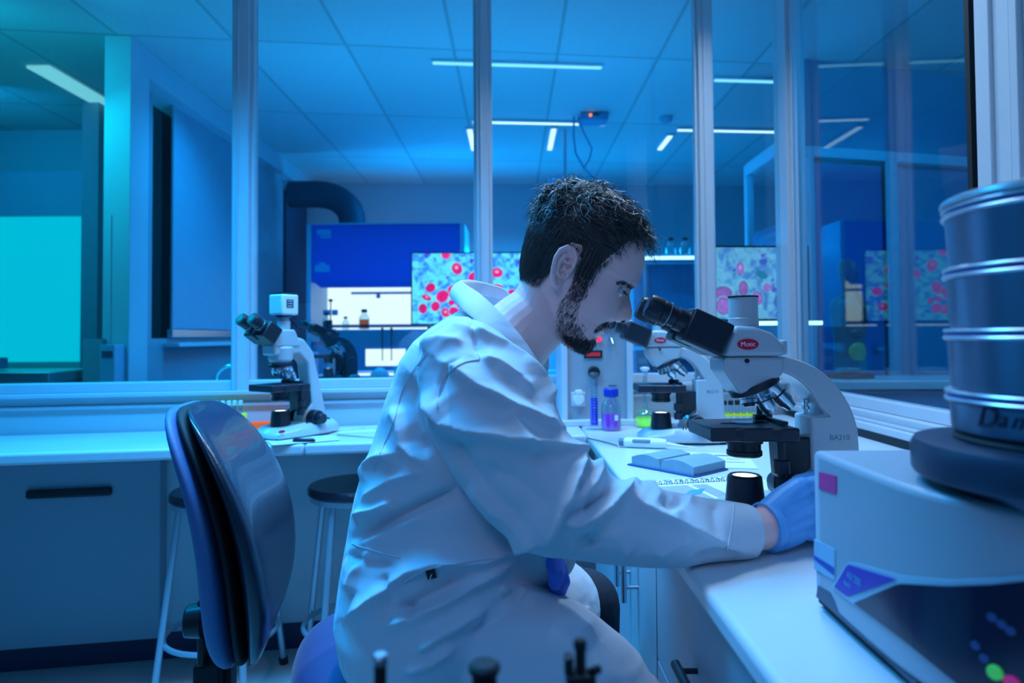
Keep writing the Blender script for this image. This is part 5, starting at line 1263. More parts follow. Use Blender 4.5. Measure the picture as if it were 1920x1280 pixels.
# upper and lower eyelids: shells over the eyeballs
EC = lambda s: hw(.0875, .0120, s * .0305)
for s in (1, -1):
    for sg, lo, hi in ((1, -4, 88), (-1, 24, 80)):
        vs = []; fs = []; na_, nb_ = 14, 8
        for q, R_ in ((0, .0134), (1, .0112)):
            for i in range(na_ + 1):
                az = radians(-72 + 144 * i / na_)
                for j in range(nb_ + 1):
                    el = radians(lo + (hi - lo) * j / nb_) * sg
                    vs.append(EC(s) + (HF * cos(el) * cos(az) + HL * s * cos(el) * sin(az) + HU * sin(el)) * R_)
        st_ = (na_ + 1) * (nb_ + 1)
        ix = lambda q, i, j: q * st_ + i * (nb_ + 1) + j
        for i in range(na_):
            for j in range(nb_): fs.append((ix(0, i, j), ix(0, i + 1, j), ix(0, i + 1, j + 1), ix(0, i, j + 1))); fs.append((ix(1, i, j), ix(1, i, j + 1), ix(1, i + 1, j + 1), ix(1, i + 1, j)))
            fs.append((ix(0, i, 0), ix(1, i, 0), ix(1, i + 1, 0), ix(0, i + 1, 0))); fs.append((ix(0, i, nb_), ix(0, i + 1, nb_), ix(1, i + 1, nb_), ix(1, i, nb_)))
        for j in range(nb_): fs.append((ix(0, 0, j), ix(0, 0, j + 1), ix(1, 0, j + 1), ix(1, 0, j))); fs.append((ix(0, na_, j), ix(1, na_, j), ix(1, na_, j + 1), ix(0, na_, j + 1)))
        body.add(vs, fs)
# neck
loft(body, [((996, 480), (1075, 560), 1.12, .050), ((982, 515), (1060, 618), 1.12, .054), ((966, 545), (1050, 645), 1.12, .056), ((940, 562), (1030, 668), 1.12, .060), ((905, 590), (1015, 690), 1.125, .075), ((870, 630), (1000, 715), 1.13, .11)])
# torso, far arm, thighs, shins, feet inside the clothes
loft(body, [((860, 640), (1000, 700), 1.13, .10), ((800, 690), (1010, 760), 1.14, .15), ((760, 780), (1010, 850), 1.15, .145), ((715, 900), (990, 950), 1.15, .13), ((680, 1040), (980, 1060), 1.16, .15), ((672, 1130), (960, 1130), 1.16, .16), ((700, 1190), (900, 1190), 1.16, .13)])
limb(body, [(890, 720, 1.02, .05), (960, 860, .965, .045), (1045, 965, .95, .042), (1150, 975, .95, .038), (1290, 992, .950, .032), (1385, 995, .967, .027)])
limb(body, [(930, 740, 1.28, .05), (900, 900, 1.30, .045), (905, 1020, 1.20, .042), (980, 1045, 1.10, .034), (1030, 1045, 1.04, .028)])
limb(body, [(780, 1160, 1.07, .085), (950, 1215, 1.03, .075), (1120, 1285, 1.00, .062), (1190, 1330, .985, .055)])
limb(body, [(1190, 1330, .985, .055), (1170, 1500, 1.00, .048), (1140, 1660, 1.05, .038), (1120, 1800, 1.10, .034)])
limb(body, [(790, 1150, 1.24, .085), (950, 1140, 1.28, .072), (1095, 1135, 1.315, .055)])
limb(body, [(1095, 1135, 1.315, .055), (1098, 1260, 1.33, .046), (1085, 1400, 1.34, .038), (1075, 1500, 1.34, .034)])

# hands -----------------------------------------------------------
def right_hand(mb, g=0.0):
    w0 = at_y(1405, 994, .972); w1 = at_y(1432, 990, .985)
    if not g: mb.tube([at_y(1370, 995, .964), w0, w1, at_y(1450, 985, .993)], [.029, .0295, .0300, .031], 18)
    kn = [(1503, 912, 1.000, .0115), (1512, 940, .995, .0115), (1511, 968, .993, .011), (1501, 996, .995, .0105)]
    tips = [((1540, 905, 1.010), (1566, 915, 1.022), (1575, 938, 1.035)), ((1552, 936, 1.000), (1578, 945, 1.012), (1584, 965, 1.028)), ((1548, 970, .998), (1572, 978, 1.010), (1576, 994, 1.026)), ((1534, 1001, 1.000), (1552, 1008, 1.010), (1556, 1020, 1.020))]
    fr_ = [(1441, 965, .990), (1443, 980, .988), (1443, 996, .988), (1441, 1010, .990)]
    for (x, y, d, r), tp, f0 in zip(kn, tips, fr_):
        mb.tube([at_y(*f0), at_y((f0[0] + x) / 2, (f0[1] * .45 + y * .55), d - .003), at_y(x, y, d)], [.020 + g, .019 + g, r + .004 + g], 14)
        pts = [at_y(x, y, d)] + [at_y(*q) for q in tp]
        mb.tube(pts, [r + g, r - .0005 + g, r - .002 + g, r - .0035 + g], 12)
        for q, rr in zip(pts, (r + .002, r, r - .001, r - .003)): mb.sph(q, rr + g, 12, 8)
    th_ = [at_y(1448, 965, .998), at_y(1470, 935, 1.015), at_y(1500, 905, 1.035), at_y(1528, 893, 1.050)]
    mb.tube(th_, [.019 + g, .016 + g, .012 + g, .009 + g], 12)
    for q, rr in zip(th_, (.018, .0155, .012, .009)): mb.sph(q, rr + g, 12, 8)
def left_hand(mb, g=0.0):
    if not g: mb.tube([at_y(1000, 1045, 1.08), at_y(1030, 1048, 1.045), at_y(1042, 1055, 1.035)], [.027, .025, .025], 16)
    for j in range(4):
        dy = -.030 + .0195 * j; ln = (0.92, 1.0, 0.96, 0.80)[j]
        a = at_y(1040, 1052, 1.035 + dy * .7); b = at_y(1050, 1072, 1.035 + dy)
        c = at_y(1050 + 6 * ln, 1072 + 18 * ln, 1.035 + dy); d = at_y(1050 + 1 * ln, 1072 + 33 * ln, 1.035 + dy); e = at_y(1050 - 10 * ln, 1072 + 36 * ln, 1.035 + dy)
        mb.tube([a, b], [.014 + g, .0115 + g], 12)
        mb.tube([b, c, d, e], [.0105 + g, .0098 + g, .0090 + g, .0075 + g], 12)
        for q, rr in ((b, .0112), (c, .0098), (d, .009), (e, .0075)): mb.sph(q, rr + g, 12, 8)
    t_ = [at_y(1040, 1055, 1.00), at_y(1043, 1075, .988), at_y(1040, 1094, .985)]
    mb.tube(t_, [.013 + g, .0115 + g, .0085 + g], 12)
    for q, rr in zip(t_, (.013, .0115, .0085)): mb.sph(q, rr + g, 12, 8)
right_hand(body); left_hand(body)
bme = remesh(body, 0.0019, 2, 0.5)
bo = link_mesh('body', bme, [skin, lipm], man)
# lip colour by place on the face
co = np.zeros(len(bme.vertices) * 3); bme.vertices.foreach_get('co', co); co = co.reshape(-1, 3) + np.array(MO)
rel = co - np.array(HO); hf = rel @ np.array(HF); hu = rel @ np.array(HU); hl = rel @ np.array(HL)
lipv = (hf > .088) & (np.abs(hu + .0562) < .0098 - np.abs(hl) * 0.30) & (np.abs(hl) < .024)
mi = np.zeros(len(bme.polygons), dtype=np.int32)
for p in bme.polygons:
    if lipv[p.vertices[0]] and lipv[p.vertices[2]]: mi[p.index] = 1
bme.polygons.foreach_set('material_index', mi)
bvh = BVHTree.FromPolygons([tuple(c) for c in co], [tuple(p.vertices) for p in bme.polygons])
for s in (1, -1):
    e = MB().sph(EC(s) - MO, 0.0114, 24, 16).build('eye', mat('eye_white', (0.45, 0.47, 0.50), 0.15), man)
    gz = (HF * 0.93 - HU * 0.30 - HL * s * 0.03).normalized()
    MB().lat(EC(s) - MO + gz * 0.0100, EC(s) - MO + gz * 0.0121, [(0.0058, 0), (0.0058, .3), (0.004, 1)], 24).build('iris', mat('iris_dark', (0.03, 0.03, 0.035), 0.1), e)
    lash = MB()
    for i in range(16):
        az = radians(-55 + 115 * i / 15); el = radians(-6)
        p = EC(s) + (HF * cos(el) * cos(az) + HL * s * cos(el) * sin(az) + HU * sin(el)) * .0132
        dr_ = (HF * cos(az) + HL * s * sin(az) - HU * 0.55).normalized()
        lash.tube([p - MO, p + dr_ * .004 - MO, p + dr_ * .0065 + HU * .001 - MO], [.0005, .0004, .0001], 4)
    lash.build('eyelashes', hairm, e)
    MB().sph(hw(.1195, -.0315, s * .0068) - MO, (.0042, .0030, .0022), 12, 8).build('nostril', mat('nostril_dark', (0.05, 0.01, 0.012), 0.8), man)

# ---------------------------------------------------------------- hair
HLX = [-.095, -.055, -.030, -.022, -.018, .004, .009, .038, .042, .052, .067, .085, .10, .12]
HLY = [-.055, -.050, -.038, -.010, .030, .034, -.012, -.012, .018, .043, .076, .090, .098, .104]
def hairline(f): return np.interp(f, HLX, HLY)
CV = HV.copy()
f_, u_, l_ = CV[..., 0], CV[..., 1], CV[..., 2]
m_ = np.clip((u_ - hairline(f_)) / 0.020, 0, 1)
m_ = m_ * m_ * (3 - 2 * m_)
cen = np.stack([np.full_like(f_, .012), np.clip(u_, -.05, .055), np.zeros_like(l_)], -1)
nrm = CV - cen; nrm /= np.linalg.norm(nrm, axis=-1, keepdims=True) + 1e-9
top = np.clip((u_ - .04) / .09, 0, 1)
thick = -0.004 + m_ * (0.0065 + 0.0100 * top + 0.0015 * np.sin(f_ * 260 + l_ * 90) * top)
CV = CV + nrm * thick[..., None]
cap = MB()
n, mm, _ = CV.shape
vs = [hw(*p) - MO for p in CV.reshape(-1, 3)]
fs = [(i * mm + k, i * mm + (k + 1) % mm, (i + 1) * mm + (k + 1) % mm, (i + 1) * mm + k) for i in range(n - 1) for k in range(mm)] + [((n - 1) * mm + k, (n - 1) * mm + (k + 1) % mm, n * mm) for k in range(mm)]
vs.append(hw(-0.004, 0.1615, 0) - MO)
cap.add(vs, fs); hair = cap.build('hair', hairm, man, smooth=180)
def strand_mesh(name, roots, dirs, lens, rads, curl, parent, m, sag=0.3, segs=5):
    V_ = []; F_ = []
    r_ = np.random.RandomState(3)
    for k in range(len(roots)):
        p = np.array(roots[k]); d = np.array(dirs[k]); L = lens[k]; sd = np.cross(d, r_.randn(3)); sd /= np.linalg.norm(sd) + 1e-9
        nn = np.cross(sd, d); b0 = len(V_); ph = r_.rand() * 6.28; cr = curl[k]
        for j in range(segs + 1):
            t = j / segs
            q = p + d * L * t + sd * cr * L * np.sin(ph + t * 4.2) * t + nn * cr * L * 0.8 * np.cos(ph + t * 3.6) * t + np.array((0, 0, -1.0)) * L * sag * t * t
            w_ = rads[k] * (1 - t * 0.85)
            for a in (0, 2.094, 4.189): V_.append(q + (sd * np.cos(a) + nn * np.sin(a)) * w_)
        for j in range(segs):
            for a in range(3): F_.append((b0 + j * 3 + a, b0 + j * 3 + (a + 1) % 3, b0 + (j + 1) * 3 + (a + 1) % 3, b0 + (j + 1) * 3 + a))
    me = bpy.data.meshes.new(name); me.from_pydata([tuple(v - np.array(MO)) for v in V_], [], F_); me.materials.append(m)
    me.polygons.foreach_set('use_smooth', [True] * len(me.polygons))
    o = bpy.data.objects.new(name, me); C.objects.link(o); o.parent = parent; return o
HFn, HUn, HLn, HOn = map(np.array, (HF, HU, HL, HO))
def W3(v): return HOn + HFn * v[0] + HUn * v[1] + HLn * v[2]
r_ = np.random.RandomState(21)
ro, di, le, ra, cu = [], [], [], [], []
flat_i = r_.randint(2, n, 26000); flat_k = r_.randint(0, mm, 26000)
for i, k in zip(flat_i, flat_k):
    f, u, l = HV[i, k]
    mk = m_[i, k] if False else None
    if u < hairline(f) + 0.002: continue
    # equal-area-ish thinning near the crown
    if u > .12 and r_.rand() < 0.55: continue
    e = min(1, (u - hairline(f)) / 0.018); tp = np.clip((u - .035) / .085, 0, 1)
    nv = nrm[i, k]; base = HV[i, k] + nv * (0.001 + e * (0.0055 + 0.005 * tp))
    # combing: front goes forward and a little down, sides go down-back, back goes down
    if tp > 0.15: d = np.array([0.75 if f > -.03 else -0.35, -0.15 + 0.25 * (f > 0.03), 0.30 * np.sign(l)])
    else: d = np.array([-0.35 if f < 0.02 else 0.05, -1.0, 0.0])
    fld = np.array([sin(base[0] * 150 + base[2] * 90 + 1), sin(base[1] * 140 + base[0] * 110 + 2), sin(base[2] * 160 + base[0] * 70 + 3)])
    d = d + fld * 0.75 * tp + r_.randn(3) * (0.14 + 0.12 * tp); d = d - nv * np.dot(d, nv); d /= np.linalg.norm(d) + 1e-9
    d = d + nv * (0.08 + 0.34 * tp * r_.rand()); d /= np.linalg.norm(d)
    L = (0.009 + 0.030 * tp * (0.5 + 0.7 * r_.rand())) * (0.6 + 0.4 * e)
    if f > 0.06 and tp > 0.3: L *= 1.15
    ro.append(W3(base)); w3 = HFn * d[0] + HUn * d[1] + HLn * d[2]; di.append(w3); le.append(L); ra.append(0.00050 + 0.0005 * tp); cu.append(0.10 + 0.30 * tp * r_.rand())
    if len(ro) >= 9000: break
strand_mesh('hair_strands', ro, di, le, ra, cu, hair, mat('hair_strand', (0.060, 0.055, 0.058), 0.27, spec=0.8, var=0.3), 0.25, 5)

# beard, moustache and eyebrows: short hairs rooted on the face
def in_poly(x, y, P):
    c = False; j = len(P) - 1
    for i in range(len(P)):
        if (P[i][1] > y) != (P[j][1] > y) and x < (P[j][0] - P[i][0]) * (y - P[i][1]) / (P[j][1] - P[i][1]) + P[i][0]: c = not c
        j = i
    return c
def face_hair(name, regions, m):
    ro, di, le, ra, cu = [], [], [], [], []
    r_ = np.random.RandomState(5)
    for poly, cnt, L, dr, jit in regions:
        xs = [p[0] for p in poly]; ys = [p[1] for p in poly]; k = 0; tr = 0
        while k < cnt and tr < cnt * 12:
            tr += 1
            x = r_.uniform(min(xs), max(xs)); y = r_.uniform(min(ys), max(ys))
            if not in_poly(x, y, poly): continue
            h = bvh.ray_cast(Vector((0, 0, CAMZ)), ray(x, y).normalized())
            if h[0] is None or h[0].y > 1.16: continue
            loc, nn = h[0], h[1]
            for s in (1, -1):
                rl = loc - HO; f, u, l = rl.dot(HF), rl.dot(HU), rl.dot(HL); nf, nu_, nl_ = nn.dot(HF), nn.dot(HU), nn.dot(HL)
                p = hw(f, u, l * s); nv = HF * nf + HU * nu_ + HL * nl_ * s
                d = HF * dr[0] + HU * dr[1] + HL * (r_.randn() * jit); d = d + Vector(r_.randn(3)) * jit
                d = (d - nv * d.dot(nv)).normalized() + nv * 0.30
                ro.append(np.array(p - nv * 0.0006)); di.append(np.array(d.normalized())); le.append(L * (0.6 + 0.7 * r_.rand())); ra.append(0.00030); cu.append(0.12)
            k += 1
    return strand_mesh(name, ro, di, le, ra, cu, man, m, 0.1, 3)
sideb = [(1084, 500), (1104, 520), (1100, 545), (1090, 565), (1085, 590), (1078, 606), (1062, 604), (1048, 598), (1046, 580), (1052, 566), (1064, 548), (1074, 530)]
jaw = [(1046, 595), (1062, 604), (1082, 604), (1092, 614), (1098, 628), (1116, 640), (1112, 628), (1128, 630), (1118, 640), (1117, 652), (1110, 662), (1096, 667), (1072, 652), (1050, 632), (1044, 612)]
chin = [(1072, 628), (1095, 636), (1112, 632), (1122, 634), (1116, 652), (1106, 664), (1094, 666), (1074, 652), (1060, 640), (1052, 626)]
cheek = [(1078, 590), (1092, 600), (1104, 612), (1098, 626), (1080, 606)]
mous = [(1116, 616), (1124, 607), (1138, 601), (1156, 600), (1160, 608), (1146, 612), (1128, 616), (1118, 622)]
face_hair('beard', [([(1083, 494), (1108, 512), (1104, 552), (1090, 562), (1072, 560), (1076, 530)], 650, .0065, (-.2, -1), .2), (sideb, 800, .0075, (-.25, -1), .22), (jaw, 950, .0085, (.10, -1), .30), (chin, 1000, .0090, (.30, -1), .25), (cheek, 60, .005, (0, -1), .3)], mat('beard_hair', (0.035, 0.032, 0.030), 0.6, var=0.3))
face_hair('moustache', [(mous, 420, .0065, (-.15, -1), .15)], MATS['beard_hair'])
brow = [(1155, 531), (1170, 527), (1186, 532), (1193, 539), (1186, 544), (1172, 536), (1158, 536)]
face_hair('eyebrows', [(brow, 420, .0065, (-.5, .25), .12)], hairm)

# ---------------------------------------------------------------- coat
coat = MB()
loft(coat, [((905, 572), (985, 640), 1.12, .070), ((858, 583), (1012, 672), 1.125, .105), ((812, 612), (1022, 715), 1.135, .150), ((778, 640), (1028, 750), 1.14, .185), ((752, 675), (1033, 780), 1.145, .198), ((727, 745), (1040, 835), 1.15, .190),
            ((699, 835), (1040, 900), 1.15, .178), ((670, 920), (1032, 975), 1.15, .175), ((655, 1005), (1030, 1030), 1.15, .188), ((642, 1080), (1030, 1080), 1.15, .205), ((634, 1150), (1020, 1120), 1.15, .212), ((646, 1205), (960, 1190), 1.15, .205), ((690, 1250), (900, 1225), 1.15, .16)], 40)
# near sleeve, with a hollow cuff
P_ = [(862, 672, 1.045, .066), (880, 705, .995, .080), (905, 760, .965, .087), (945, 835, .945, .084), (992, 905, .935, .078), (1040, 945, .930, .072), (1090, 958, .930, .066), (1150, 980, .930, .056), (1210, 988, .935, .054), (1270, 992, .945, .0510), (1340, 993, .958, .0430), (1405, 995, .972, .0375)]
limb(coat, P_[:-1], 24)
cuffa = at_y(*P_[-2][:3]); cuffb = at_y(1409, 996, .973); ax = (cuffb - cuffa).normalized()
coat.tube([cuffa, cuffb, cuffb - ax * 0.0005, cuffb - ax * 0.022, cuffb - ax * 0.023], [.0440, .0375, .0335, .0325, .001], 28)
# far sleeve
limb(coat, [(930, 745, 1.27, .070), (905, 890, 1.30, .068), (905, 1000, 1.19, .068), (960, 1035, 1.10, .058), (1010, 1042, 1.055, .048), (1034, 1040, 1.035, .040)], 22)
# skirt of the coat over the thighs and flap over the far thigh
limb(coat, [(775, 1140, 1.09, .100), (850, 1165, 1.07, .104), (940, 1200, 1.04, .100), (1040, 1245, 1.00, .093), (1120, 1292, .985, .082), (1170, 1335, .975, .066)], 24)
limb(coat, [(860, 1120, 1.20, .10), (960, 1118, 1.23, .090), (1030, 1122, 1.25, .082), (1048, 1130, 1.26, .078)], 22)
coat.box(at_y(1062, 1190, 1.23), (0.070, 0.15, 0.12))
cme = remesh(coat, 0.0033, 16, 0.55)
cc = np.zeros(len(cme.vertices) * 3); cme.vertices.foreach_get('co', cc); cc = cc.reshape(-1, 3)
cn = np.zeros(len(cme.vertices) * 3); cme.vertices.foreach_get('normal', cn); cn = cn.reshape(-1, 3)
MCn = np.array(MC)
def project(P):
    q = (P - np.array((0, 0, CAMZ))) @ MCn
    return np.stack([960 + FPX * q[:, 0] / -q[:, 2], CY - FPX * q[:, 1] / -q[:, 2]], -1)
px = project(cc)
face_w = np.clip(-(cn * (cc - np.array((0, 0, CAMZ))) / np.linalg.norm(cc - np.array((0, 0, CAMZ)), axis=1, keepdims=True)).sum(1) * 2.2 + 0.25, 0, 1)
def seg_dist(px, poly):
    best = np.full(len(px), 1e9); bt = np.zeros(len(px)); side = np.zeros(len(px)); tot = 0; n_ = len(poly) - 1
    for i in range(n_):
        a = np.array(poly[i], float); b = np.array(poly[i + 1], float); ab = b - a; L2 = ab @ ab
        t = np.clip(((px - a) @ ab) / L2, 0, 1); q = a + t[:, None] * ab; v = px - q; d = np.hypot(v[:, 0], v[:, 1])
        cr = ab[0] * v[:, 1] - ab[1] * v[:, 0]
        m = d < best; best[m] = d[m]; bt[m] = (i + t[m]) / n_; side[m] = np.sign(cr[m])
    return best, bt, side
FOLDS = [  # polyline, amplitude (m), width up-side, width down-side (px)
 ([(789, 736), (811, 767), (836, 792), (886, 811), (948, 824), (1026, 839), (1073, 855), (1104, 877)], .013, 26, 9),
 ([(822, 676), (857, 699), (886, 724), (920, 742), (951, 764), (986, 786), (1014, 799), (1036, 805)], .012, 24, 9),
 ([(851, 614), (901, 630), (945, 655), (973, 680), (1004, 717), (1017, 745), (1019, 765)], .009, 18, 8),
 ([(885, 606), (888, 630), (897, 668)], -.004, 5, 5), ([(864, 680), (840, 698), (826, 720), (820, 760)], -.004, 5, 5),
 ([(900, 680), (930, 690), (962, 712), (990, 748)], .008, 16, 8), ([(950, 770), (966, 800), (985, 830), (1000, 850)], .006, 8, 14),
 ([(1075, 856), (1072, 897), (1057, 935), (1038, 975), (1024, 1012)], .017, 12, 22),
 ([(1054, 972), (1079, 977), (1110, 966), (1135, 950), (1163, 927), (1180, 912)], .013, 10, 12),
 ([(1054, 941), (1085, 935), (1110, 913), (1120, 891), (1112, 872)], .011, 10, 10), ([(1090, 955), (1120, 940), (1145, 915)], -.008, 9, 9),
 ([(1163, 927), (1197, 955), (1241, 972), (1288, 992), (1329, 1007), (1391, 1033)], .010, 22, 10),
 ([(1235, 935), (1254, 952), (1272, 949), (1287, 930)], -.008, 12, 12), ([(1250, 968), (1270, 960), (1290, 940), (1298, 925)], .006, 9, 9),
 ([(1180, 912), (1200, 905), (1225, 925), (1243, 950)], .008, 12, 12), ([(1345, 935), (1340, 975), (1335, 1010)], -.004, 10, 14), ([(1300, 1045), (1345, 1030), (1385, 1040)], -.006, 7, 9),
 ([(1150, 990), (1160, 1020), (1180, 1045)], .006, 12, 14), ([(1225, 1040), (1255, 1020), (1290, 1010)], .006, 10, 12), ([(1100, 1000), (1115, 1030)], -.006, 14, 14),
 ([(660, 967), (713, 955), (740, 940)], .008, 8, 10), ([(657, 1013), (717, 983), (800, 943), (867, 913)], -.010, 9, 12), ([(668, 1024), (730, 995), (800, 962)], .007, 10, 12),
 ([(653, 1157), (690, 1142), (723, 1113), (767, 1073), (813, 1057), (900, 1050), (967, 1020), (1030, 1000)], .013, 20, 12),
 ([(720, 1177), (773, 1158), (833, 1130), (900, 1087), (960, 1050)], .011, 16, 12), ([(740, 1150), (800, 1120), (870, 1085)], -.009, 12, 12),
 ([(780, 1223), (817, 1193), (867, 1167), (910, 1140)], .010, 14, 10), ([(760, 1258), (813, 1237), (850, 1212)], .008, 12, 10), ([(880, 1190), (940, 1150), (985, 1120)], -.006, 16, 16),
 ([(671, 898), (690, 875), (714, 857), (748, 849)], .009, 12, 14), ([(733, 760), (749, 797), (757, 835), (790, 870)], .008, 14, 10), ([(770, 700), (760, 760), (775, 820), (800, 860)], -.009, 18, 18),
 ([(680, 940), (740, 900), (790, 885)], .006, 14, 12), ([(656, 1040), (690, 1050), (740, 1060)], -.005, 8, 10), ([(700, 1030), (672, 1075), (662, 1110)], .007, 12, 12),
 ([(720, 1075), (735, 1105), (722, 1150)], -.006, 10, 10), ([(755, 1135), (775, 1145), (768, 1158)], -.006, 6, 6), ([(930, 1100), (960, 1112), (985, 1108)], .005, 7, 7), ([(940, 1120), (965, 1122), (990, 1116)], -.004, 5, 5),
 ([(968, 1128), (1010, 1130), (1060, 1155), (1120, 1205)], .010, 22, 14), ([(830, 800), (870, 880), (930, 950), (1000, 1000)], -.010, 30, 22),
 ([(870, 905), (920, 960), (975, 995), (1015, 1015)], .006, 16, 12), ([(790, 650), (830, 640), (870, 645)], .006, 12, 12), ([(905, 880), (980, 905), (1040, 960)], -.006, 26, 26)]
disp = np.zeros(len(cc))
for poly, amp, wu, wd in FOLDS:
    d, t, sd = seg_dist(px, poly)
    w_ = np.where(sd < 0, wu, wd).astype(float)
    fade = np.clip(np.minimum(t, 1 - t) * 5 + 0.25, 0, 1)
    d2 = d + 0.0
    prof = np.exp(-(d2 / (w_ * 1.1)) ** (1.12 if amp > 0 else 1.6))
    disp += 1.95 * amp * prof * fade
# soft irregular creases everywhere
g = np.random.RandomState(4)
for k in range(26):
    v = g.randn(3); v /= np.linalg.norm(v); fr = 14 + 26 * g.rand(); ph = g.rand() * 6.28
    v2 = g.randn(3) * 5
    disp += 0.00042 * np.sin((cc @ v) * fr * 2 + 1.8 * np.sin(cc @ v2 + ph) + ph)
disp = disp * face_w + (1 - face_w) * 0.0
nc = cc + cn * disp[:, None]
cme.vertices.foreach_set('co', nc.ravel())
cbvh = BVHTree.FromPolygons([tuple(c) for c in nc], [tuple(p.vertices) for p in cme.polygons])
co_ = link_mesh('lab_coat', cme, cotton, man)
sm_ = co_.modifiers.new('sm', 'SMOOTH'); sm_.factor = 0.5; sm_.iterations = 1
def on_coat(x, y, off=0.0):
    h = cbvh.ray_cast(Vector((0, 0, CAMZ)), ray(x, y).normalized())
    return (h[0] + h[1] * off, h[1]) if h[0] is not None else (None, None)
# collar: folded band around the neck
CU = [((1020, 690, 1.085), (1040, 775, 1.035)), ((1004, 662, 1.062), (1006, 742, 1.012)), ((975, 622, 1.052), (953, 672, 1.000)), ((942, 584, 1.055), (908, 614, 1.010)), ((905, 549, 1.075), (872, 578, 1.055)),
      ((868, 524, 1.120), (857, 562, 1.115)), ((893, 523, 1.172), (878, 560, 1.180)), ((922, 530, 1.190), (915, 572, 1.215)), ((952, 541, 1.190), (945, 600, 1.22)), ((990, 590, 1.180), (1000, 650, 1.22)), ((1025, 655, 1.165), (1020, 705, 1.18))]
def cat(P, t):
    n_ = len(P) - 1; x = t * n_; i = min(int(x), n_ - 1); f = x - i
    p0, p1, p2, p3 = P[max(i - 1, 0)], P[i], P[i + 1], P[min(i + 2, n_)]
    return 0.5 * ((2 * p1) + (-p0 + p2) * f + (2 * p0 - 5 * p1 + 4 * p2 - p3) * f * f + (-p0 + 3 * p1 - 3 * p2 + p3) * f ** 3)
Ut = [at_y(*a) for a, b in CU]; Lt = [at_y(*b) for a, b in CU]
cl_ = MB(); nt_, ns_ = 60, 9; vs = []; fs = []
cn_ = at_y(985, 610, 1.12)
for i in range(nt_ + 1):
    u0 = cat(Ut, i / nt_); l0 = cat(Lt, i / nt_); outw = ((u0 + l0) / 2 - cn_); outw.z *= 0.3; outw.normalize()
    inn = u0 - outw * 0.010 + (l0 - u0).normalized() * 0.030
    for j in range(ns_ + 1):
        t = j / ns_
        if t < 0.3: q = inn.lerp(u0, t / 0.3) + outw * 0.0 
        else:
            tt = (t - 0.3) / 0.7; q = u0.lerp(l0, tt) + outw * (0.010 * sin(tt * pi) + 0.008 * tt + 0.0015 * sin(i * 0.9) * tt)
        vs.append(q - MO)
for i in range(nt_):
    for j in range(ns_): a = i * (ns_ + 1) + j; fs.append((a, a + 1, a + ns_ + 2, a + ns_ + 1))
clo = cl_.add(vs, fs).build('collar', cotton, co_, smooth=55)
so = clo.modifiers.new('sol', 'SOLIDIFY'); so.thickness = 0.0022; so.offset = 0
sb_ = clo.modifiers.new('sub', 'SUBSURF'); sb_.levels = 1; sb_.render_levels = 1
# stitched seams, placket, pocket and tag lying on the coat
def seam(name, pts, r, m, n_=40, off=0.0010):
    P = [Vector((a, b, 0)) for a, b in pts]; out = []
    for i in range(n_ + 1):
        q = cat(P, i / n_); h, _ = on_coat(q.x, q.y, off)
        if h is not None: out.append(h - MO)
    if len(out) > 3: MB().tube(out, r, 6).build(name, m, co_)
seam('shoulder_seam', [(884, 600), (887, 630), (893, 655), (900, 672)], .0009, cotton)
seam('armhole_seam', [(900, 674), (866, 682), (838, 702), (824, 730), (820, 765)], .0009, cotton)
seam('back_seam', [(800, 665), (760, 720), (735, 800), (700, 880)], .0008, cotton)
seam('waist_seam', [(661, 1020), (700, 1032), (750, 1045)], .0009, cotton)
seam('cuff_stitch', [(1376, 946), (1372, 980), (1362, 1032)], .0008, cotton)
seam('pocket_edge', [(757, 1090), (800, 1066), (860, 1056), (930, 1046)], .0012, cotton)
h0, n0 = on_coat(808, 1072, 0.0040)
tg = MB().box((0, 0, 0), (0.013, 0.022, 0.0012), frame_M(h0 - MO, Vector((1, 0, 0.08)) - n0 * n0.x, Vector((0.1, 0, 1)) - n0 * n0.z)).build('pocket_tag', blackm, co_)
MB().tube([h0 - MO + Vector((-.002, 0, -.006)) + n0 * .0012, h0 - MO + Vector((0, 0, 0)) + n0 * .0012, h0 - MO + Vector((.003, 0, .006)) + n0 * .0012], .0007, 6).build('tag_mark', print_white, tg)
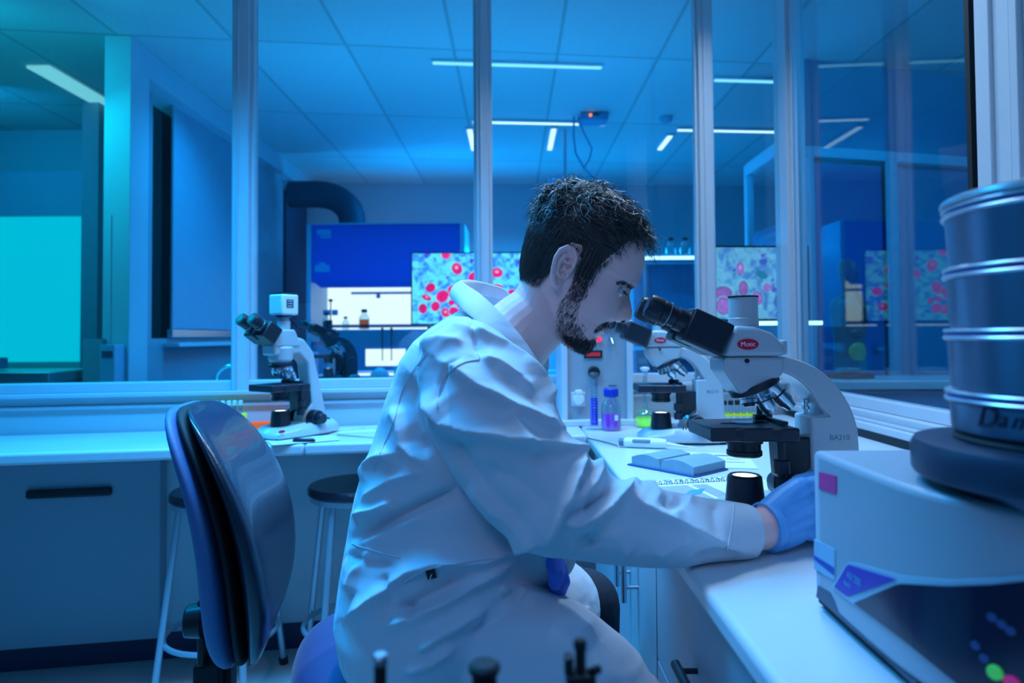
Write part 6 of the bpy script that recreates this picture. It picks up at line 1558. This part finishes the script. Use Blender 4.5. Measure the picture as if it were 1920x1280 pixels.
# gloves
gr_ = MB(); right_hand(gr_, 0.0016); gr_.tube([at_y(1434, 988, .984), at_y(1440, 988, .986), at_y(1452, 984, .990)], [.0345, .0335, .033], 22)
gme = remesh(gr_, 0.0022, 3, 0.5); go = link_mesh('glove', gme, glovem, man)
c0 = at_y(1435, 988, .984) - MO; axd = (at_y(1452, 984, .990) - at_y(1434, 988, .984)).normalized(); up_ = Vector((0, 0, 1)); up_ = (up_ - axd * up_.dot(axd)).normalized(); b_ = axd.cross(up_)
MB().tube([c0 + (up_ * cos(t) + b_ * sin(t)) * 0.0345 for t in [2 * pi * j / 32 for j in range(32)]], .0018, 8, closed=True).build('rolled_cuff', glovem, go)
gl_ = MB(); left_hand(gl_, 0.0016); gl_.tube([at_y(1026, 1047, 1.045), at_y(1042, 1055, 1.035)], [.028, .027], 18)
link_mesh('glove', remesh(gl_, 0.0022, 3, 0.5), mat('glove_violet', (0.10, 0.20, 0.80), 0.48, bump=0.3, bscale=70), man)
# trousers and shoes
tr_ = MB()
limb(tr_, [(900, 1140, 1.24, .085), (1000, 1135, 1.29, .078), (1098, 1132, 1.325, .068)])
limb(tr_, [(1098, 1132, 1.325, .068), (1102, 1200, 1.33, .062), (1100, 1260, 1.34, .056), (1088, 1400, 1.35, .050), (1078, 1520, 1.35, .050)])
limb(tr_, [(950, 1215, 1.03, .082), (1120, 1285, 1.00, .068), (1180, 1332, .985, .058)])
limb(tr_, [(1180, 1332, .985, .058), (1172, 1500, 1.00, .055), (1142, 1680, 1.05, .048), (1122, 1790, 1.09, .046)])
link_mesh('trousers', remesh(tr_, 0.005, 6, 0.5), trous, man)
for q in (at_y(1078, 1530, 1.35), at_y(1122, 1800, 1.10)):
    b0 = Vector((q.x, q.y, 0)); sh = MB()
    sh.sph(b0 + Vector((-.01, 0, .045)), (.048, .042, .044), 20, 12); sh.sph(b0 + Vector((.05, 0, .036)), (.075, .044, .035), 20, 12); sh.sph(b0 + Vector((.11, 0, .030)), (.055, .042, .029), 20, 12)
    sh.tube([b0 + Vector((-.005, 0, .04)), b0 + Vector((-.003, 0, .13))], [.042, .040], 16)
    link_mesh('shoe', remesh(sh, 0.004, 4, 0.5), blackm, man)
